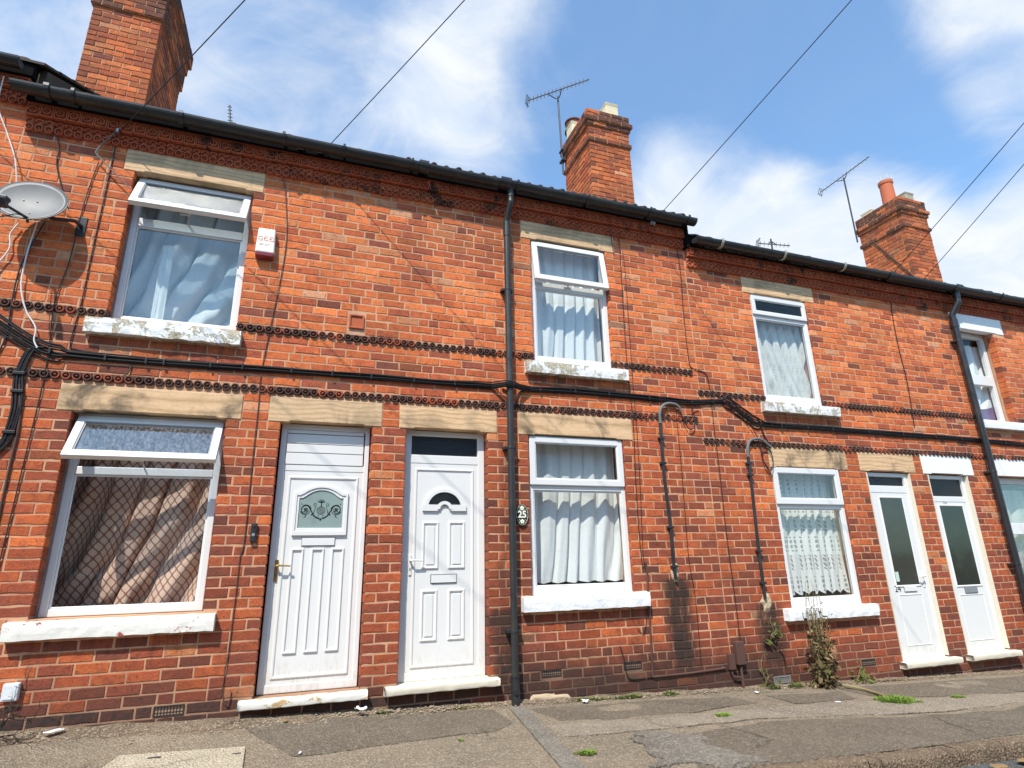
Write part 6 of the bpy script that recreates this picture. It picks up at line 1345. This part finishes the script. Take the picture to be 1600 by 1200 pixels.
for i, (x, rx, h, n, lab) in enumerate(((2.55, 0.26, .055, 420, 'low pale weeds at the wall foot below the thick white sill'), (2.98, 0.26, .06, 520, 'yellow green weeds at the wall foot below the second air brick'), (3.40, 0.10, .09, 140, 'leafy weed clump at the wall foot nearing the cable box'), (0.72, 0.07, .05, 90, 'tiny weeds under the brick pier between the doors'), (1.40, 0.28, .04, 220, 'sparse weeds below the half-moon door step'),
        (4.62, 0.10, .10, 120, 'scruffy weed at the wall foot left of the grey air brick'), (4.90, 0.12, .09, 200, 'yellowing weed mat left of the dried plant'), (8.62, 0.08, .12, 90, 'dry weed at the foot of the far drainpipe'), (6.3, 0.40, .035, 260, 'thin dry weeds at the wall foot under the tall glazed door'))):
    tuft('weed', lab, x, -0.07, rx, 0.045, h, n, M['leaf_green'] if i not in (7, 8) else M['leaf_dry'], 30 + i, 'weed', 'weeds along the wall foot')
def leafy(label, x, y, z0_, H_, w, nst, nlf, seed, mats, name='climbing_plant', cat='plant', lean=0.0, thin=0.75):
    rs = random.Random(seed); e = thing(name, (x, y, z0_), label, cat); st = MB(); lf = [MB() for _ in mats]
    for i in range(nst):
        h = H_ * (0.25 + 0.75 * rs.random() ** 1.5); a = rs.gauss(0, w * .5) * (1.3 - .75 * h / H_); pts = []; n = 9; ph = rs.uniform(0, 6); out = rs.uniform(.01, .13) * (1.1 - .7 * h / H_)
        for k in range(n + 1):
            t = k / n; pts.append((x + a * (.25 + .75 * t) + lean * t * t + .045 * math.sin(ph + t * 5) * t, y + .02 - out * math.sin(min(1, t * 1.3) * PI * .6), z0_ + h * (t - .12 * t ** 3 * rs.random())))
        st.tube(curve(pts, 2), [0.0065 - 0.0050 * k / (2 * n) for k in range(2 * n + 1)], 4)
        kind = rs.random()
        for q in range(nlf):
            t = rs.random() ** 1.2; rel = t * h / H_; dens = max(0.10, 1 - thin * max(0, (rel - .34)) / .45)
            if rs.random() > dens or (kind < .18): continue
            k = t * n; i0 = min(n - 1, int(k)); p = Vector(pts[i0]).lerp(Vector(pts[i0 + 1]), k - i0) + Vector((rs.gauss(0, .045 * (1.2 - rel)), rs.gauss(-.015, .03), rs.gauss(0, .022)))
            if p.y > -0.012: p.y = -0.012 - rs.random() * .03
            u = Vector((rs.gauss(0, 1), rs.gauss(0, .7), rs.gauss(-.5, .7))).normalized(); v = u.cross(Vector((rs.gauss(0, 1), -1, rs.gauss(0, .6)))).normalized(); L = rs.choice((.018, .026, .036, .052, .064)) * rs.uniform(.8, 1.2) * (1.2 - .85 * rel); wd = L * rs.uniform(.3, .75); nn = u.cross(v) * L * rs.uniform(-.25, .3)
            g = lf[min(len(lf) - 1, int(rs.random() ** (1.0 + rel) * len(lf)))]
            g.add([p, p + u * L * .35 + v * wd * .5 + nn, p + u * L * .75 + v * wd * .38 + nn * .6, p + u * L - nn * .5, p + u * L * .75 - v * wd * .38 + nn * .6, p + u * L * .35 - v * wd * .5 + nn], [(0, 1, 2, 3), (0, 3, 4, 5)])
    st.build('stem', M['stem'], e)
    for g, mt in zip(lf, mats):
        if g.v: o = g.build('leaves', mt, e); o['kind'] = 'stuff'
    return e
M['leaf_tan'] = mk_leaf('tan_leaf', (0.30, 0.21, 0.10), (0.46, 0.36, 0.20)); M['leaf_dark'] = mk_leaf('shrivelled_leaf', (0.045, 0.03, 0.018), (0.13, 0.09, 0.05))
leafy('tall straggling half dried climbing plant in front of the thick sill of the lace window', 5.20, -0.13, gz(5.2), 1.12, 0.20, 36, 50, 3, (M['leaf_dark'], M['leaf_dry'], M['leaf_olive'], M['leaf_tan']), lean=0.03)
leafy('small green wall weed by the air brick right of the dried plant', 5.80, -0.04, gz(5.8), 0.32, 0.06, 6, 18, 8, (M['leaf_green'], M['leaf_green']), 'wall_weed', 'weed')
leafy('thin yellowing wall weed between the cable box and the grey air brick', 4.58, -0.04, gz(4.6), 0.42, 0.06, 4, 14, 12, (M['leaf_dry'], M['leaf_green']), 'wall_weed', 'weed')
leafy('slender dry weed reaching up beside the cement patch of the lace window conduit', 4.72, -0.03, gz(4.7) + .45, 0.25, 0.04, 3, 14, 15, (M['leaf_green'], M['leaf_dry']), 'wall_weed', 'weed')
m = MB(); m.tube(curve([(5.33, -0.20, gz(5.33) + .03), (5.45, -0.36, gz(5.45, -.36) + .02), (5.42, -0.55, gz(5.4, -.5) + .02), (5.35, -0.70, gz(5.35, -.7) + .03)], 6), [.018] * 19, 6); tag(m.build('fallen_branch', M['stem']), 'bent dry stem lying from the plant to the bright grass tuft', 'branch')
# dead twiggy shrub at the wall corner
e = thing('dead_shrub', (-1.80, -0.25, gz(-1.8)), 'leafless black twiggy shrub in front of the pale wall box', 'shrub'); rs = random.Random(44); m = MB(); lf = MB()
def twig(p, d, L, r, dep):
    pts = [Vector(p)]; dd = Vector(d)
    for i in range(4): dd = (dd + Vector((rs.gauss(0, .28), rs.gauss(0, .22), rs.gauss(0.02, .28)))).normalized(); pts.append(pts[-1] + dd * L / 4)
    m.tube(pts, [r * (1 - .15 * i) for i in range(5)], 5)
    if dep > 0:
        for i in range(rs.choice((2, 3, 3))): k = rs.choice((2, 3, 4)); twig(pts[k], (dd + Vector((rs.gauss(0, .8), rs.gauss(0, .5), rs.gauss(.1, .7)))).normalized(), L * rs.uniform(.5, .8), r * .6, dep - 1)
    elif rs.random() < .4: blade(lf, pts[-1], dd, .03, .006, .2)
for i in range(9): twig((-1.86 + rs.uniform(-.18, .10), -0.22 + rs.uniform(-.1, .08), gz(-1.85) + .0), (rs.gauss(.15, .5), rs.gauss(0, .3), 1.0), rs.uniform(.16, .28), .0065, 2)
m.build('twig', M['twig'], e); o = lf.build('leaves', M['leaf_dry'], e); o['kind'] = 'stuff'

# ------------------------------------------------------------------ the houses across the road (they show only in the window panes)
def mk_far():
    m, t, out = material('far_brick'); b = t.new('ShaderNodeTexBrick'); t.put(b.inputs['Vector'], t.vmath('MULTIPLY', pos(t), (1, 1, 1))); 
    cb = t.new('ShaderNodeCombineXYZ'); q = xyz(t, pos(t)); t.put(cb.inputs[0], q[0]); t.put(cb.inputs[1], q[2]); t.l.new(cb.outputs[0], b.inputs['Vector']); b.inputs['Scale'].default_value = 1.0; b.inputs['Brick Width'].default_value = 0.22; b.inputs['Row Height'].default_value = 0.08; b.inputs['Mortar Size'].default_value = 0.008
    b.inputs['Color1'].default_value = (0.34, 0.085, 0.045, 1); b.inputs['Color2'].default_value = (0.25, 0.065, 0.04, 1); b.inputs['Mortar'].default_value = (0.4, 0.3, 0.22, 1); pbsdf(t, out, b.outputs[0], 0.9, 0.2); return m
FB = mk_far(); Y0 = -10.8; protoF = None
for i in range(6):
    x = -7.5 + i * 3.7; zb = gz(x, KERB_F)
    e = empty('terraced_house', (x, Y0, zb), 'plain brick terraced house across the road facing the others', 'house', 'houses across the road')
    if protoF is None:
        protoF = e; m = MB(); W2 = 1.85
        xs = [-W2, -1.2, -0.2, 0.5, 1.3, W2]
        m.box(-W2, -1.2, -4.5, 0, -.5, 5.1); m.box(-.2, .5, -4.5, 0, -.5, 5.1); m.box(1.3, W2, -4.5, 0, -.5, 5.1); m.box(-1.2, -.2, -4.5, 0, -.5, .85); m.box(-1.2, -.2, -4.5, 0, 2.3, 3.1); m.box(-1.2, -.2, -4.5, 0, 4.5, 5.1); m.box(.5, 1.3, -4.5, 0, 2.3, 5.1); m.box(.5, 1.3, -4.5, 0, -.5, .1)
        parts = [(m.v, m.f, 'wall', FB)]
        for (a, b, c, d_) in ((-1.2, -.2, .85, 2.3), (-1.2, -.2, 3.1, 4.5)):
            g = MB(); g.ring(a, b, c, d_, .07, -.14, -.07); parts.append((g.v, g.f, 'window', M['white'])); g = MB(); g.box(a + .06, b - .06, -.12, -.11, c + .06, d_ - .06); parts.append((g.v, g.f, 'pane', M['door_glass_d']))
        g = MB(); g.box(.5, 1.3, -.15, -.08, .1, 2.3); parts.append((g.v, g.f, 'door', M['white']))
        g = MB(); g.add([(-W2, .2, 5.05), (W2, .2, 5.05), (W2, -2.3, 6.7), (-W2, -2.3, 6.7), (W2, -4.8, 5.05), (-W2, -4.8, 5.05)], [(0, 1, 2, 3), (3, 2, 4, 5), (0, 3, 5), (1, 4, 2)]); parts.append((g.v, g.f, 'roof', M['slate']))
        mes = []
        for v, f, nm, mt in parts: q = MB(); q.v, q.f, q.t = [tuple(p) for p in v], f, [None] * len(f); mes.append((nm, q.mesh(nm, mt)))
    for nm, me in mes: o = bpy.data.objects.new(nm, me); COL.objects.link(o); o.parent = e
